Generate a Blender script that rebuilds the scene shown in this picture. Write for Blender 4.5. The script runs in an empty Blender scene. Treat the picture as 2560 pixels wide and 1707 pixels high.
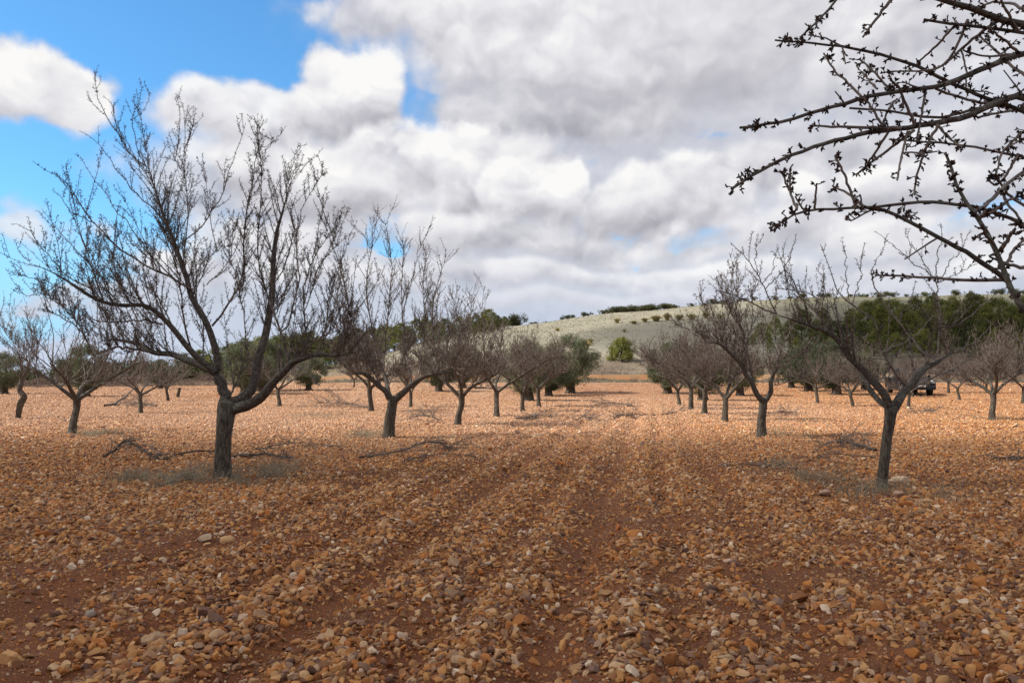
import bpy, math, random
import numpy as np
from mathutils import Vector, Matrix, Euler
PI = math.pi
scene = bpy.context.scene
COL = scene.collection
# ------------------------------------------------------------------ camera
CAM_H = 1.6
F = 2066.0                       # focal length in photograph pixels (2560 wide)
PITCH = math.atan(81.5 / F)
cam_d = bpy.data.cameras.new("camera"); cam = bpy.data.objects.new("camera", cam_d); COL.objects.link(cam)
cam.location = (0, 0, CAM_H); cam.rotation_euler = (PI/2 + PITCH, 0, 0)
cam_d.sensor_width = 36.0; cam_d.lens = 36.0 * F / 2560.0
cam_d.clip_start = 0.05; cam_d.clip_end = 20000
scene.camera = cam
def ray(px, py):
    x = (px - 1280.0) / F; y = (853.5 - py) / F
    c, s = math.cos(PITCH), math.sin(PITCH)
    return np.array([x, c - y * s, s + y * c])
def at(px, py, Y):
    d = ray(px, py)
    return np.array([0, 0, CAM_H]) + d * (Y / d[1])
# ------------------------------------------------------------------ light
SUN_EL = math.radians(43); SUN_AZ = math.radians(-100)      # azimuth from +Y towards +X
sun_dir = Vector((math.sin(SUN_AZ) * math.cos(SUN_EL), math.cos(SUN_AZ) * math.cos(SUN_EL), math.sin(SUN_EL)))
sd = bpy.data.lights.new("sun", 'SUN'); sd.energy = 5.0; sd.angle = math.radians(0.6); sd.color = (1.0, 0.95, 0.87)
so = bpy.data.objects.new("sun", sd); COL.objects.link(so)
so.rotation_euler = sun_dir.to_track_quat('Z', 'Y').to_euler()
scene.view_settings.view_transform = 'Standard'; scene.view_settings.look = 'None'
scene.view_settings.exposure = 0.27; scene.view_settings.gamma = 1.0
scene.cycles.max_bounces = 6; scene.cycles.diffuse_bounces = 3; scene.cycles.transparent_max_bounces = 8

# node helpers
class NT:
    def __init__(s, tree): s.t = tree; s.n = tree.nodes; s.l = tree.links
    def node(s, typ, **kw):
        n = s.n.new(typ)
        for k, v in kw.items(): setattr(n, k, v)
        return n
    def set(s, sock, v):
        if isinstance(v, bpy.types.NodeSocket): s.l.new(v, sock)
        elif v is not None: sock.default_value = v
    def math(s, op, a, b=None, c=None, clamp=False):
        n = s.node('ShaderNodeMath', operation=op, use_clamp=clamp)
        s.set(n.inputs[0], a)
        if b is not None: s.set(n.inputs[1], b)
        if c is not None: s.set(n.inputs[2], c)
        return n.outputs[0]
    def vmath(s, op, a, b=None, scale=None):
        n = s.node('ShaderNodeVectorMath', operation=op)
        s.set(n.inputs[0], a)
        if b is not None: s.set(n.inputs[1], b)
        if scale is not None: s.set(n.inputs['Scale'], scale)
        return n.outputs['Value'] if op in ('LENGTH', 'DOT_PRODUCT', 'DISTANCE') else n.outputs[0]
    def noise(s, vec, scale, detail=4, rough=0.55, dist=0.0, color=False, dim='3D'):
        n = s.node('ShaderNodeTexNoise', noise_dimensions=dim)
        s.set(n.inputs['Vector'], vec); n.inputs['Scale'].default_value = scale
        n.inputs['Detail'].default_value = detail; n.inputs['Roughness'].default_value = rough
        n.inputs['Distortion'].default_value = dist
        return n.outputs['Color'] if color else n.outputs[0]
    def ramp(s, fac, stops, interp='LINEAR'):
        n = s.node('ShaderNodeValToRGB'); cr = n.color_ramp; cr.interpolation = interp
        while len(cr.elements) < len(stops): cr.elements.new(0.5)
        for e, (p, c) in zip(cr.elements, stops):
            e.position = p; e.color = (*c, 1) if len(c) == 3 else c
        s.set(n.inputs[0], fac)
        return n.outputs[0]
    def mix(s, fac, a, b, mode='MIX'):
        n = s.node('ShaderNodeMix', data_type='RGBA', blend_type=mode)
        s.set(n.inputs['Factor'], fac)
        for i, v in ((6, a), (7, b)):
            if isinstance(v, (tuple, list)) and len(v) == 3: v = (*v, 1)
            s.set(n.inputs[i], v)
        return n.outputs[2]
    def map(s, v, a, b, c=0.0, d=1.0, smooth=True):
        n = s.node('ShaderNodeMapRange', interpolation_type='SMOOTHSTEP' if smooth else 'LINEAR')
        s.set(n.inputs[0], v)
        for i, q in enumerate((a, b, c, d)): s.set(n.inputs[i + 1], q)
        return n.outputs[0]
def srgb(r, g, b):
    f = lambda c: (c / 255) / 12.92 if c <= 10 else (((c / 255) + .055) / 1.055) ** 2.4
    return (f(r), f(g), f(b))

# ------------------------------------------------------------------ sky: Nishita blue with procedural cumulus
world = bpy.data.worlds.new("World"); scene.world = world; world.use_nodes = True
def build_sky():
    w = NT(world.node_tree); w.n.clear()
    out = w.node('ShaderNodeOutputWorld')
    geo = w.node('ShaderNodeTexCoord'); d = geo.outputs['Generated']
    sep = w.node('ShaderNodeSeparateXYZ'); w.set(sep.inputs[0], d)
    az = w.math('ARCTAN2', sep.outputs[0], sep.outputs[1])
    el = w.math('ARCSINE', sep.outputs[2])
    sky = w.node('ShaderNodeTexSky', sky_type='NISHITA'); sky.sun_disc = False
    sky.sun_elevation = SUN_EL; sky.sun_rotation = SUN_AZ
    sky.air_density = 1.0; sky.dust_density = 0.4; sky.ozone_density = 2.0
    # cloud layer coordinates: squeezed towards the horizon as a flat layer seen in perspective
    zz = w.math('ADD', w.math('MAXIMUM', sep.outputs[2], 0.0), 0.16)
    lay = w.node('ShaderNodeCombineXYZ')
    w.set(lay.inputs[0], w.math('DIVIDE', sep.outputs[0], zz)); w.set(lay.inputs[1], w.math('DIVIDE', sep.outputs[1], zz))
    comb = w.node('ShaderNodeCombineXYZ'); w.set(comb.inputs[0], az); w.set(comb.inputs[1], w.math('MULTIPLY', el, 1.5))
    P = w.vmath('ADD', w.vmath('SCALE', comb.outputs[0], scale=1.0), w.vmath('MULTIPLY', lay.outputs[0], (0.03, -0.06, 0.0)))
    wn = w.vmath('SCALE', w.vmath('SUBTRACT', w.noise(P, 5.0, 4, 0.6, color=True, dim='2D'), (0.5, 0.5, 0.5)), scale=0.16)
    ae = w.node('ShaderNodeCombineXYZ'); w.set(ae.inputs[0], az); w.set(ae.inputs[1], el)
    W = w.vmath('ADD', ae.outputs[0], wn)
    def blobs(items, vec):
        acc = None
        for (px, py, rx, ry, amp) in items:
            r = ray(px, py); r = r / np.linalg.norm(r)
            a0, e0 = math.atan2(r[0], r[1]), math.asin(r[2])
            q = w.vmath('SUBTRACT', vec, (a0, e0, 0.0))
            q = w.vmath('MULTIPLY', q, (F / rx, F / ry, 0.0))
            g = w.vmath('DOT_PRODUCT', q, q)
            v = w.math('MULTIPLY', w.math('EXPONENT', w.math('MULTIPLY', g, -1.0)), amp)
            acc = v if acc is None else w.math('ADD', acc, v)
        return acc
    holes = [(260, 20, 560, 200, 2.2), (640, 60, 220, 140, 1.2), (700, 190, 200, 80, 1.0), (110, 430, 260, 110, 1.4), (40, 640, 170, 120, 1.0), (330, 350, 140, 160, 1.2), (270, 520, 190, 140, 1.1),
             (1030, 290, 70, 50, 1.0), (965, 560, 80, 30, .9), (1790, 380, 110, 30, .45), (1700, 595, 110, 16, .5), (1575, 625, 30, 14, .5), (1450, 400, 60, 30, .2), (2080, 300, 100, 25, .3), (2440, 540, 90, 40, .5), (1560, 560, 80, 20, .4)]
    clouds = [(1300, 150, 500, 250, .2)]
    # (pixel column, row, half width, half height, brightness at the top, at the base, edge softness, opacity, raggedness)
    CLOUDS = [(1640, 20, 900, 330, 0.9, 0.5, 0.55, 1, 0.5), (1130, 40, 330, 190, 0.95, 0.78, 0.6, 0.9, 0.5), (1560, 130, 360, 110, 0.86, 0.76, 0.9, 0.5, 0.4), (1350, 295, 420, 80, 0.6, 0.44, 0.8, 0.8, 0.4), (2350, 60, 420, 200, 0.8, 0.66, 0.7, 0.8, 0.4),
              (890, 20, 110, 90, 0.85, 0.7, 0.5, 0.9, 0.9), (690, 290, 230, 90, 0.88, 0.66, 0.4, 0.95, 0.9), (540, 320, 130, 60, 0.85, 0.66, 0.7, 0.7, 0.9), (860, 225, 150, 130, 0.98, 0.56, 0.35, 1, 0.8), (930, 340, 110, 60, 0.6, 0.42, 0.6, 0.8, 0.7),
              (600, 480, 330, 140, 0.8, 0.55, 0.6, 0.9, 0.7), (850, 480, 260, 120, 0.92, 0.55, 0.5, 1, 0.8), (1180, 440, 220, 110, 0.9, 0.48, 0.4, 1, 0.9), (1040, 410, 190, 110, 1, 0.62, 0.35, 1, 0.9), (1310, 480, 110, 85, 0.98, 0.55, 0.35, 1, 0.9),
              (2250, 380, 420, 90, 0.78, 0.5, 0.7, 0.8, 0.8), (1900, 440, 200, 70, 0.82, 0.55, 0.5, 0.9, 0.9), (1700, 500, 170, 110, 0.96, 0.55, 0.35, 1, 0.8), (1530, 500, 120, 90, 0.9, 0.55, 0.4, 1, 0.9), (2300, 500, 320, 70, 0.86, 0.58, 0.5, 0.9, 0.9),
              (1150, 590, 300, 60, 0.84, 0.52, 0.55, 0.85, 0.8), (1500, 610, 260, 50, 0.8, 0.56, 0.55, 0.85, 0.8), (1900, 600, 330, 55, 0.84, 0.62, 0.6, 0.85, 0.8), (2380, 610, 280, 60, 0.86, 0.67, 0.6, 0.85, 0.8), (700, 620, 300, 60, 0.82, 0.67, 0.65, 0.85, 0.8),
              (1330, 680, 330, 38, 0.84, 0.56, 0.55, 0.85, 0.8), (1750, 690, 300, 36, 0.86, 0.62, 0.55, 0.85, 0.8), (2250, 700, 320, 40, 0.82, 0.62, 0.55, 0.85, 0.8), (950, 700, 300, 36, 0.8, 0.62, 0.6, 0.85, 0.8), (1500, 745, 500, 26, 0.78, 0.62, 0.65, 0.85, 0.8), (400, 670, 260, 50, 0.84, 0.74, 0.75, 0.85, 0.8),
              (85, 235, 130, 95, 0.97, 0.72, 0.35, 1, 0.9), (210, 200, 50, 40, 0.85, 0.75, 0.9, 0.5, 0.9), (405, 265, 60, 50, 0.85, 0.75, 1, 0.45, 0.8), (570, 242, 75, 22, 0.85, 0.8, 1, 0.4, 0.7), (80, 545, 90, 45, 0.88, 0.72, 0.6, 0.8, 0.9), (20, 505, 60, 20, 0.85, 0.75, 0.9, 0.5, 0.9), (250, 610, 180, 40, 0.84, 0.75, 1.05, 0.3, 0.9)]
    Pw = w.vmath('ADD', P, w.vmath('SCALE', w.vmath('SUBTRACT', w.noise(P, 9.0, 4, 0.55, color=True, dim='2D'), (0.5, 0.5, 0.5)), scale=0.09))
    def billow(vec, scale, detail=3.0, rough=0.5):
        v = w.node('ShaderNodeTexVoronoi', feature='SMOOTH_F1', voronoi_dimensions='2D'); w.set(v.inputs['Vector'], vec); v.inputs['Scale'].default_value = scale
        v.inputs['Detail'].default_value = detail; v.inputs['Roughness'].default_value = rough; v.inputs['Lacunarity'].default_value = 2.3; v.inputs['Smoothness'].default_value = 0.6; v.normalize = True
        return w.math('SUBTRACT', 1.0, v.outputs['Distance'])
    Q = w.vmath('ADD', w.vmath('MULTIPLY', ae.outputs[0], (1.0, 1.25, 0.0)), w.vmath('SCALE', w.vmath('SUBTRACT', w.noise(ae.outputs[0], 12.0, 4, 0.55, color=True, dim='2D'), (0.5, 0.5, 0.5)), scale=0.05))
    pf = billow(Q, 9.0, 2.0, 0.5); pf2 = billow(w.vmath('ADD', Q, (-0.010, 0.032, 0)), 9.0, 2.0, 0.5); puff = pf
    big = w.math('SUBTRACT', w.noise(P, 3.2, 4, 0.55, 0.0, dim='2D'), 0.5)
    f0 = w.math('ADD', w.math('SUBTRACT', 0.42, blobs(holes, W)), blobs(clouds, W))
    f0 = w.math('ADD', f0, w.math('ADD', w.math('MULTIPLY', big, 1.2), w.math('MULTIPLY', w.math('SUBTRACT', puff, 0.62), 0.9)))
    alpha = w.map(f0, -0.10, 0.32)
    alpha = w.math('MULTIPLY', alpha, 0.92)
    # relief: the puffs are lit from above
    fine = w.math('SUBTRACT', w.noise(Q, 30.0, 3, 0.55, dim='2D'), w.noise(w.vmath('ADD', Q, (-0.004, 0.010, 0)), 30.0, 3, 0.55, dim='2D'))
    relq = w.math('ADD', w.math('MULTIPLY', w.math('SUBTRACT', pf, pf2), 0.9), w.math('MULTIPLY', fine, 0.22))
    WQ = w.vmath('ADD', ae.outputs[0], w.vmath('MULTIPLY', w.vmath('SUBTRACT', w.noise(ae.outputs[0], 5.5, 3, 0.5, color=True, dim='2D'), (0.5, 0.5, 0.5)), (0.20, 0.075, 0.0)))
    val = w.math('ADD', 0.62, w.math('MULTIPLY', relq, 0.5))
    nse = w.math('ADD', w.math('MULTIPLY', w.math('SUBTRACT', pf, 0.62), 1.25), w.math('MULTIPLY', w.math('SUBTRACT', w.noise(ae.outputs[0], 26.0, 4, 0.6, dim='2D'), 0.5), 0.4))
    for (px, py, rx, ry, vt, vb, soft, amax, na) in CLOUDS:
        r = ray(px, py); r = r / np.linalg.norm(r); a0, e0 = math.atan2(r[0], r[1]), math.asin(r[2])
        q = w.vmath('MULTIPLY', w.vmath('SUBTRACT', WQ, (a0, e0, 0.0)), (F / rx, F / ry, 0.0))
        sq = w.node('ShaderNodeSeparateXYZ'); w.set(sq.inputs[0], q)
        f = w.math('ADD', w.math('SUBTRACT', 1.0, w.vmath('LENGTH', q)), w.math('MULTIPLY', nse, na))
        al = w.math('MULTIPLY', w.map(f, 0.0, soft), amax)
        v = w.map(w.math('ADD', sq.outputs[1], w.math('MULTIPLY', nse, 0.5)), -0.75, 0.65, vb, vt)
        v = w.math('ADD', v, w.math('MULTIPLY', relq, 1.0 if rx < 500 else 0.45))
        mx = w.node('ShaderNodeMix', data_type='FLOAT'); w.set(mx.inputs[0], al); w.set(mx.inputs[2], val); w.set(mx.inputs[3], v); val = mx.outputs[0]
        alpha = w.math('SUBTRACT', 1.0, w.math('MULTIPLY', w.math('SUBTRACT', 1.0, alpha), w.math('SUBTRACT', 1.0, al)))
    ccol = w.ramp(val, [(0.0, srgb(112, 112, 124)), (0.3, srgb(150, 149, 157)), (0.55, srgb(182, 181, 188)), (0.8, srgb(212, 211, 215)), (1.0, srgb(231, 230, 229))])
    # air between the far clouds and us turns them blue-grey
    low = w.map(el, 0.0, 0.16, 0.6, 0.0)
    ccol = w.mix(low, ccol, srgb(184, 197, 221))
    skyc = w.vmath('SCALE', sky.outputs[0], scale=0.15)
    skyc = w.vmath('MULTIPLY', skyc, (0.50, 0.92, 1.14))
    skyc = w.mix(w.map(el, 0.0, 0.22, 0.85, 0.0), skyc, srgb(158, 200, 238))
    col = w.mix(alpha, skyc, ccol)
    bg = w.node('ShaderNodeBackground'); w.set(bg.inputs[0], col); bg.inputs[1].default_value = 1.0
    w.l.new(bg.outputs[0], out.inputs[0])
build_sky()
world.cycles.sampling_method = 'MANUAL'; world.cycles.sample_map_resolution = 512

# ------------------------------------------------------------------ numeric helpers
rng = np.random.default_rng(7)
_tab = np.random.default_rng(99).random((256, 256))
def vnoise(x, y):
    x = np.asarray(x, float); y = np.asarray(y, float)
    xi = np.floor(x).astype(int); yi = np.floor(y).astype(int)
    fx = x - xi; fy = y - yi; fx = fx*fx*(3-2*fx); fy = fy*fy*(3-2*fy)
    g = lambda i, j: _tab[i & 255, j & 255]
    return (g(xi, yi)*(1-fx) + g(xi+1, yi)*fx)*(1-fy) + (g(xi, yi+1)*(1-fx) + g(xi+1, yi+1)*fx)*fy
def fbm(x, y, o=4):
    s = 0; a = 0.5; t = 0
    for k in range(o):
        s = s + a * vnoise(x * 2**k + 17.3*k, y * 2**k + 5.1*k); t += a; a *= 0.5
    return s / t
def sst(a, b, x):
    t = np.clip((np.asarray(x, float) - a) / (b - a), 0, 1); return t*t*(3-2*t)
TR = [(-0.62, .19, .075, .95), (-1.35, .13, .045, .6), (-2.25, .17, .06, .8), (-3.1, .13, .04, .5), (0.15, .12, .045, .55), (0.95, .19, .06, .8), (1.75, .13, .04, .5), (-4.2, .2, .04, .5), (2.6, .2, .04, .5)]    # tyre tracks: offset, half width, depth, bareness
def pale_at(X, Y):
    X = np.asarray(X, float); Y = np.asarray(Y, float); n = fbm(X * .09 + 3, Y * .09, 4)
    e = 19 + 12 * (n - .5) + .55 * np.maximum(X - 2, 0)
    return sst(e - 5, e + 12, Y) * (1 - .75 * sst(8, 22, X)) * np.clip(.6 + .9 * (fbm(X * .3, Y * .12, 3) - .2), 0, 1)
def track(X, Y):
    w = X - 0.169 * Y + 0.12 * (fbm(Y * .25, Y * 0 + 3, 2) - .5)
    d = 0; b = 0
    for (o, hw, dep, br) in TR:
        g = np.exp(-((w - o) / hw) ** 2); ridge = np.exp(-((w - o - 2.2*hw) / hw) ** 2) + np.exp(-((w - o + 2.2*hw) / hw) ** 2)
        d = d - dep * g + dep * .5 * ridge; b = np.maximum(b, br * g)
    return d, b
CRX = [-400, -70, -47, -24, -0.6, 22, 43, 73, 130, 200, 400]
CRH = [0, 0.5, 4.0, 9.6, 13.6, 17.0, 18.9, 20.9, 22.4, 22, 20]
def height(X, Y):
    X = np.asarray(X, float); Y = np.asarray(Y, float)
    s = sst(-30, -17, X)
    h = 0.75 * sst(52, 82, Y) * s + 0.8 * sst(86.2, 88.6, Y + 1.6*(fbm(X*.35, Y*0, 3)-.5)) * s + 1.7 * sst(88, 118, Y) * s
    hc = np.interp(X, CRX, CRH) + 1.2 * (fbm(X * .05, Y * .02, 3) - .5)
    h = h + np.maximum(hc - 3.25 * s, 0) * (sst(98, 214, Y) * .55 + .45 * np.clip((Y - 98) / 116, 0, 1)) * (1 - .35 * sst(222, 330, Y))
    h = h + 0.5 * (fbm(X*.08, Y*.08, 3) - .5) * sst(100, 140, Y) * s
    h = h - 6.0 * sst(105, 400, Y) * (1 - s)
    near = 1 - sst(45, 70, np.abs(Y))
    td, _ = track(X, Y)
    h = h + near * (td * (1 - sst(28, 48, Y)) + 0.05 * (fbm(X * .5, Y * .5, 3) - .5) + 0.02 * (fbm(X * 2.3, Y * 2.3, 2) - .5))
    return h
def hz(x, y): return float(height(x, y))
def ground_px(px, py):
    """where the ray through a photograph pixel meets the ground"""
    d = ray(px, py); Y = 3.0
    while Y < 400:
        p = np.array([0, 0, CAM_H]) + d * (Y / d[1])
        if p[2] <= hz(p[0], p[1]): return p
        Y *= 1.004
    return p
def put(px, py):
    p = ground_px(px, py); return np.array([p[0], p[1], hz(p[0], p[1])])

# ------------------------------------------------------------------ mesh builder
class MB:
    def __init__(s): s.V = []; s.Fq = []; s.Ft = []; s.mq = []; s.mt = []; s.n = 0; s.tb = {}
    def raw(s, v, f, m=0):
        v = np.asarray(v, np.float32).reshape(-1, 3); f = np.asarray(f, np.int64)
        (s.Fq if f.shape[1] == 4 else s.Ft).append(f + s.n)
        (s.mq if f.shape[1] == 4 else s.mt).append(np.full(len(f), m, np.int32))
        s.V.append(v); s.n += len(v)
    def tube(s, pts, rad, k=4, m=0):
        pts = np.asarray(pts, float); rad = np.asarray(rad, float)
        s.tb.setdefault((len(pts), k, m), []).append((pts, rad))
    def flush(s):
        for (n, k, m), L in s.tb.items():
            P = np.stack([a for a, _ in L]); R = np.stack([b for _, b in L]); N = len(L)
            T = np.gradient(P, axis=1); T /= np.linalg.norm(T, axis=2, keepdims=True) + 1e-9
            ref = np.zeros((N, 1, 3)); mt = np.abs(T.mean(1)); ax = mt.argmin(1); ref[np.arange(N), 0, ax] = 1
            B = np.cross(T, ref); B /= np.linalg.norm(B, axis=2, keepdims=True) + 1e-9
            C = np.cross(T, B)
            a = np.arange(k) * 2 * PI / k
            V = P[:, :, None, :] + R[:, :, None, None] * (np.cos(a)[None, None, :, None] * B[:, :, None, :] + np.sin(a)[None, None, :, None] * C[:, :, None, :])
            i = np.arange(n - 1)[:, None] * k; j = np.arange(k)[None, :]; j2 = (j + 1) % k
            f = np.stack([i + j, i + j2, i + k + j2, i + k + j], -1).reshape(-1, 4)
            fa = (f[None] + (np.arange(N) * n * k)[:, None, None]).reshape(-1, 4)
            s.raw(V.reshape(-1, 3), fa, m)
        s.tb = {}
    def build(s, name, mats, parent=None, smooth=True, attrs=None):
        s.flush()
        me = bpy.data.meshes.new(name)
        V = np.concatenate(s.V) if s.V else np.zeros((0, 3))
        q = np.concatenate(s.Fq) if s.Fq else np.zeros((0, 4), np.int64)
        t = np.concatenate(s.Ft) if s.Ft else np.zeros((0, 3), np.int64)
        me.vertices.add(len(V)); me.vertices.foreach_set('co', V.astype(np.float32).ravel())
        me.loops.add(q.size + t.size); me.loops.foreach_set('vertex_index', np.concatenate([q.ravel(), t.ravel()]).astype(np.int32))
        me.polygons.add(len(q) + len(t))
        ls = np.concatenate([np.arange(len(q)) * 4, q.size + np.arange(len(t)) * 3]).astype(np.int32)
        me.polygons.foreach_set('loop_start', ls)
        mi = np.concatenate(s.mq + s.mt) if (s.mq or s.mt) else np.zeros(0, np.int32)
        if not isinstance(mats, (list, tuple)): mats = [mats]
        for m in mats: me.materials.append(m)
        me.polygons.foreach_set('material_index', mi.astype(np.int32))
        me.polygons.foreach_set('use_smooth', np.full(len(q) + len(t), smooth))
        if attrs:
            for k, v in attrs.items():
                v = np.asarray(v, np.float32)
                if v.ndim == 1: me.attributes.new(k, 'FLOAT', 'POINT').data.foreach_set('value', v)
                else: me.attributes.new(k, 'FLOAT_COLOR', 'POINT').data.foreach_set('color', v.ravel())
        me.update(calc_edges=True); me.validate()
        o = bpy.data.objects.new(name, me); COL.objects.link(o)
        if parent: o.parent = parent
        return o
def tag(o, label=None, cat=None, group=None, kind=None):
    for k, v in (('label', label), ('category', cat), ('group', group), ('kind', kind)):
        if v: o[k] = v
    return o
def empty(name, loc, rz=0.0):
    o = bpy.data.objects.new(name, None); COL.objects.link(o); o.location = loc; o.rotation_euler = (0, 0, rz); o.empty_display_size = .3
    return o
def copy_tree(o, parent=None):
    c = o.copy(); COL.objects.link(c); c.parent = parent
    for ch in list(o.children): copy_tree(ch, c)
    return c

# ------------------------------------------------------------------ materials
def mat(name, fn):
    m = bpy.data.materials.new(name); m.use_nodes = True
    w = NT(m.node_tree); b = m.node_tree.nodes['Principled BSDF']
    b.inputs['Roughness'].default_value = 0.85; b.inputs['Specular IOR Level'].default_value = 0.25
    fn(w, b); return m
def bump(w, b, h, strength, dist):
    n = w.node('ShaderNodeBump'); n.inputs['Strength'].default_value = strength; n.inputs['Distance'].default_value = dist
    w.set(n.inputs['Height'], h); w.l.new(n.outputs[0], b.inputs['Normal'])
def opos(w): return w.node('ShaderNodeTexCoord').outputs['Object']
def m_ground(w, b):
    p = w.node('ShaderNodeNewGeometry').outputs['Position']
    zone = w.node('ShaderNodeAttribute', attribute_name='tint'); cov = w.node('ShaderNodeAttribute', attribute_name='cover')
    n1 = w.noise(p, 1.3, 5, .6); n2 = w.noise(p, 45.0, 3, .6)
    soil = w.ramp(n1, [(0.3, (.10, .029, .0075)), (0.5, (.15, .043, .011)), (0.7, (.21, .068, .018))])
    n4 = w.noise(p, 130.0, 3, .7); soil = w.mix(w.map(n2, .35, .7, 0, .6), soil, (.07, .022, .009)); soil = w.mix(w.map(n4, .54, .7, 0, .65), soil, (.42, .19, .075))
    v = w.node('ShaderNodeTexVoronoi'); w.set(v.inputs['Vector'], p); v.inputs['Scale'].default_value = 9.0; v.inputs['Randomness'].default_value = 1.0
    sc = w.node('ShaderNodeSeparateColor'); w.set(sc.inputs[0], v.outputs['Color'])
    stone = w.ramp(sc.outputs[0], [(0.0, (.50, .28, .15)), (.3, (.64, .42, .27)), (.5, (.50, .33, .22)), (.7, (.72, .52, .37)), (.9, (.42, .29, .21)), (1.0, (.80, .66, .52))])
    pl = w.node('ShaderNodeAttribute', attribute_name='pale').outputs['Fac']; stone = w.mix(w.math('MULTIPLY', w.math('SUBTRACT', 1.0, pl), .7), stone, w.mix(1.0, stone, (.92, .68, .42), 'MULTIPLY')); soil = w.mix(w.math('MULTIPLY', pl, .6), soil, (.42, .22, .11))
    isst = w.math('MULTIPLY', w.map(v.outputs['Distance'], .45, .60, 1, 0), w.math('GREATER_THAN', cov.outputs['Fac'], sc.outputs[1]))
    col = w.mix(isst, soil, stone)
    b_ = w.noise(p, .12, 4, .6); col = w.mix(w.map(b_, .35, .65, 0, .35), col, w.mix(.5, col, (.36, .16, .065)))
    sepa = w.node('ShaderNodeSeparateColor'); w.set(sepa.inputs[0], zone.outputs['Color'])
    w.set(b.inputs['Base Color'], col)
    bump(w, b, w.math('ADD', w.math('MULTIPLY', isst, 1.0), w.math('MULTIPLY', n2, 1.0)), .9, .012)
M_GROUND = mat('stony_soil', m_ground)
def m_hill(w, b):
    p = w.node('ShaderNodeNewGeometry').outputs['Position']
    t = w.node('ShaderNodeAttribute', attribute_name='tint').outputs['Color']
    st = w.vmath('MULTIPLY', p, (1, 1, 3.0))
    n = w.noise(st, .9, 6, .65); n2 = w.noise(p, 5.0, 4, .7); n3 = w.noise(p, .09, 3, .5)
    c = w.mix(w.map(n, .35, .68, 0, .5), t, w.mix(.6, t, (.10, .085, .06)))
    c = w.mix(w.map(n2, .5, .75, 0, .45), c, w.mix(.65, t, (.07, .06, .04)))
    c = w.mix(w.map(n3, .4, .65, 0, .3), c, w.mix(.7, t, (.40, .34, .24)))
    w.set(b.inputs['Base Color'], c); bump(w, b, n2, .8, .12)
M_HILL = mat('dry_grassland', m_hill)
def m_road(w, b):
    p = w.node('ShaderNodeNewGeometry').outputs['Position']
    c = w.ramp(w.noise(p, .8, 5, .6), [(.3, (.24, .145, .085)), (.7, (.34, .22, .14))])
    w.set(b.inputs['Base Color'], c); bump(w, b, w.noise(p, 12, 4, .6), .4, .015)
M_ROAD = mat('packed_earth', m_road)
def m_stone(w, b):
    oi = w.node('ShaderNodeObjectInfo'); p = opos(w)
    r = oi.outputs['Random']
    base = w.ramp(r, [(0.0, (.46, .155, .038)), (.10, (.58, .29, .10)), (.20, (.30, .11, .034)), (.30, (.60, .34, .145)), (.38, (.15, .066, .036)), (.48, (.54, .205, .050)), (.58, (.36, .21, .12)), (.65, (.10, .055, .048)),
                      (.72, (.56, .27, .085)), (.82, (.64, .42, .23)), (.88, (.18, .105, .085)), (.94, (.44, .26, .14)), (.98, (.76, .60, .43)), (1.0, (.48, .14, .032))], 'LINEAR')
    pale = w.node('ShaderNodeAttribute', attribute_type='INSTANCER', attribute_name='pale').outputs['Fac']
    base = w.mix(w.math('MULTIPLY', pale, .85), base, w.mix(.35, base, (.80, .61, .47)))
    off = w.vmath('ADD', p, w.vmath('SCALE', (7.0, 3.0, 5.0), scale=r))
    n = w.noise(off, 1.6, 5, .6); n2 = w.noise(off, 7.0, 4, .65)
    c = w.mix(w.map(n, .38, .66, 0, .5), base, w.mix(.4, base, (.40, .16, .055)))
    c = w.mix(w.map(n2, .5, .75, 0, .3), c, w.mix(.5, base, (.12, .07, .04)))
    w.set(b.inputs['Base Color'], c); b.inputs['Roughness'].default_value = .8
    bump(w, b, n2, .7, .006)
M_STONE = mat('quartzite', m_stone)
def m_bark(w, b):
    p = opos(w); st = w.vmath('MULTIPLY', p, (1, 1, .22))
    n = w.noise(st, 38, 6, .65); n2 = w.noise(p, 5, 4, .6); n3 = w.noise(p, 22, 4, .6)
    c = w.ramp(n, [(.32, (.018, .015, .012)), (.5, (.075, .060, .045)), (.68, (.17, .145, .11))])
    c = w.mix(w.map(n2, .52, .68, 0, .55), c, (.13, .135, .105))
    c = w.mix(w.map(n3, .62, .74, 0, .5), c, (.26, .26, .22))
    w.set(b.inputs['Base Color'], c); bump(w, b, w.math('ADD', n, w.math('MULTIPLY', n3, .4)), 1.0, .02)
M_BARK = mat('almond_bark', m_bark)
def m_limb(w, b):
    p = opos(w); n = w.noise(p, 30, 5, .6); n2 = w.noise(p, 4, 3, .6)
    c = w.ramp(n, [(.32, (.028, .023, .02)), (.55, (.10, .085, .068)), (.72, (.21, .185, .15))])
    c = w.mix(w.map(n2, .5, .7, 0, .5), c, (.115, .12, .095))
    w.set(b.inputs['Base Color'], c); bump(w, b, n, .9, .015)
M_LIMB = mat('grey_bark', m_limb)
def m_twig(w, b):
    p = opos(w); n = w.noise(p, 9, 3, .6)
    w.set(b.inputs['Base Color'], w.ramp(n, [(.35, (.08, .057, .046)), (.6, (.20, .165, .14))])); b.inputs['Roughness'].default_value = .6
M_TWIG = mat('twig_bark', m_twig)
def m_bud(w, b):
    p = opos(w); n = w.noise(p, 12, 2, .6)
    w.set(b.inputs['Base Color'], w.ramp(n, [(.35, (.020, .012, .010)), (.65, (.060, .030, .022))]))
M_BUD = mat('bud', m_bud)
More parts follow.
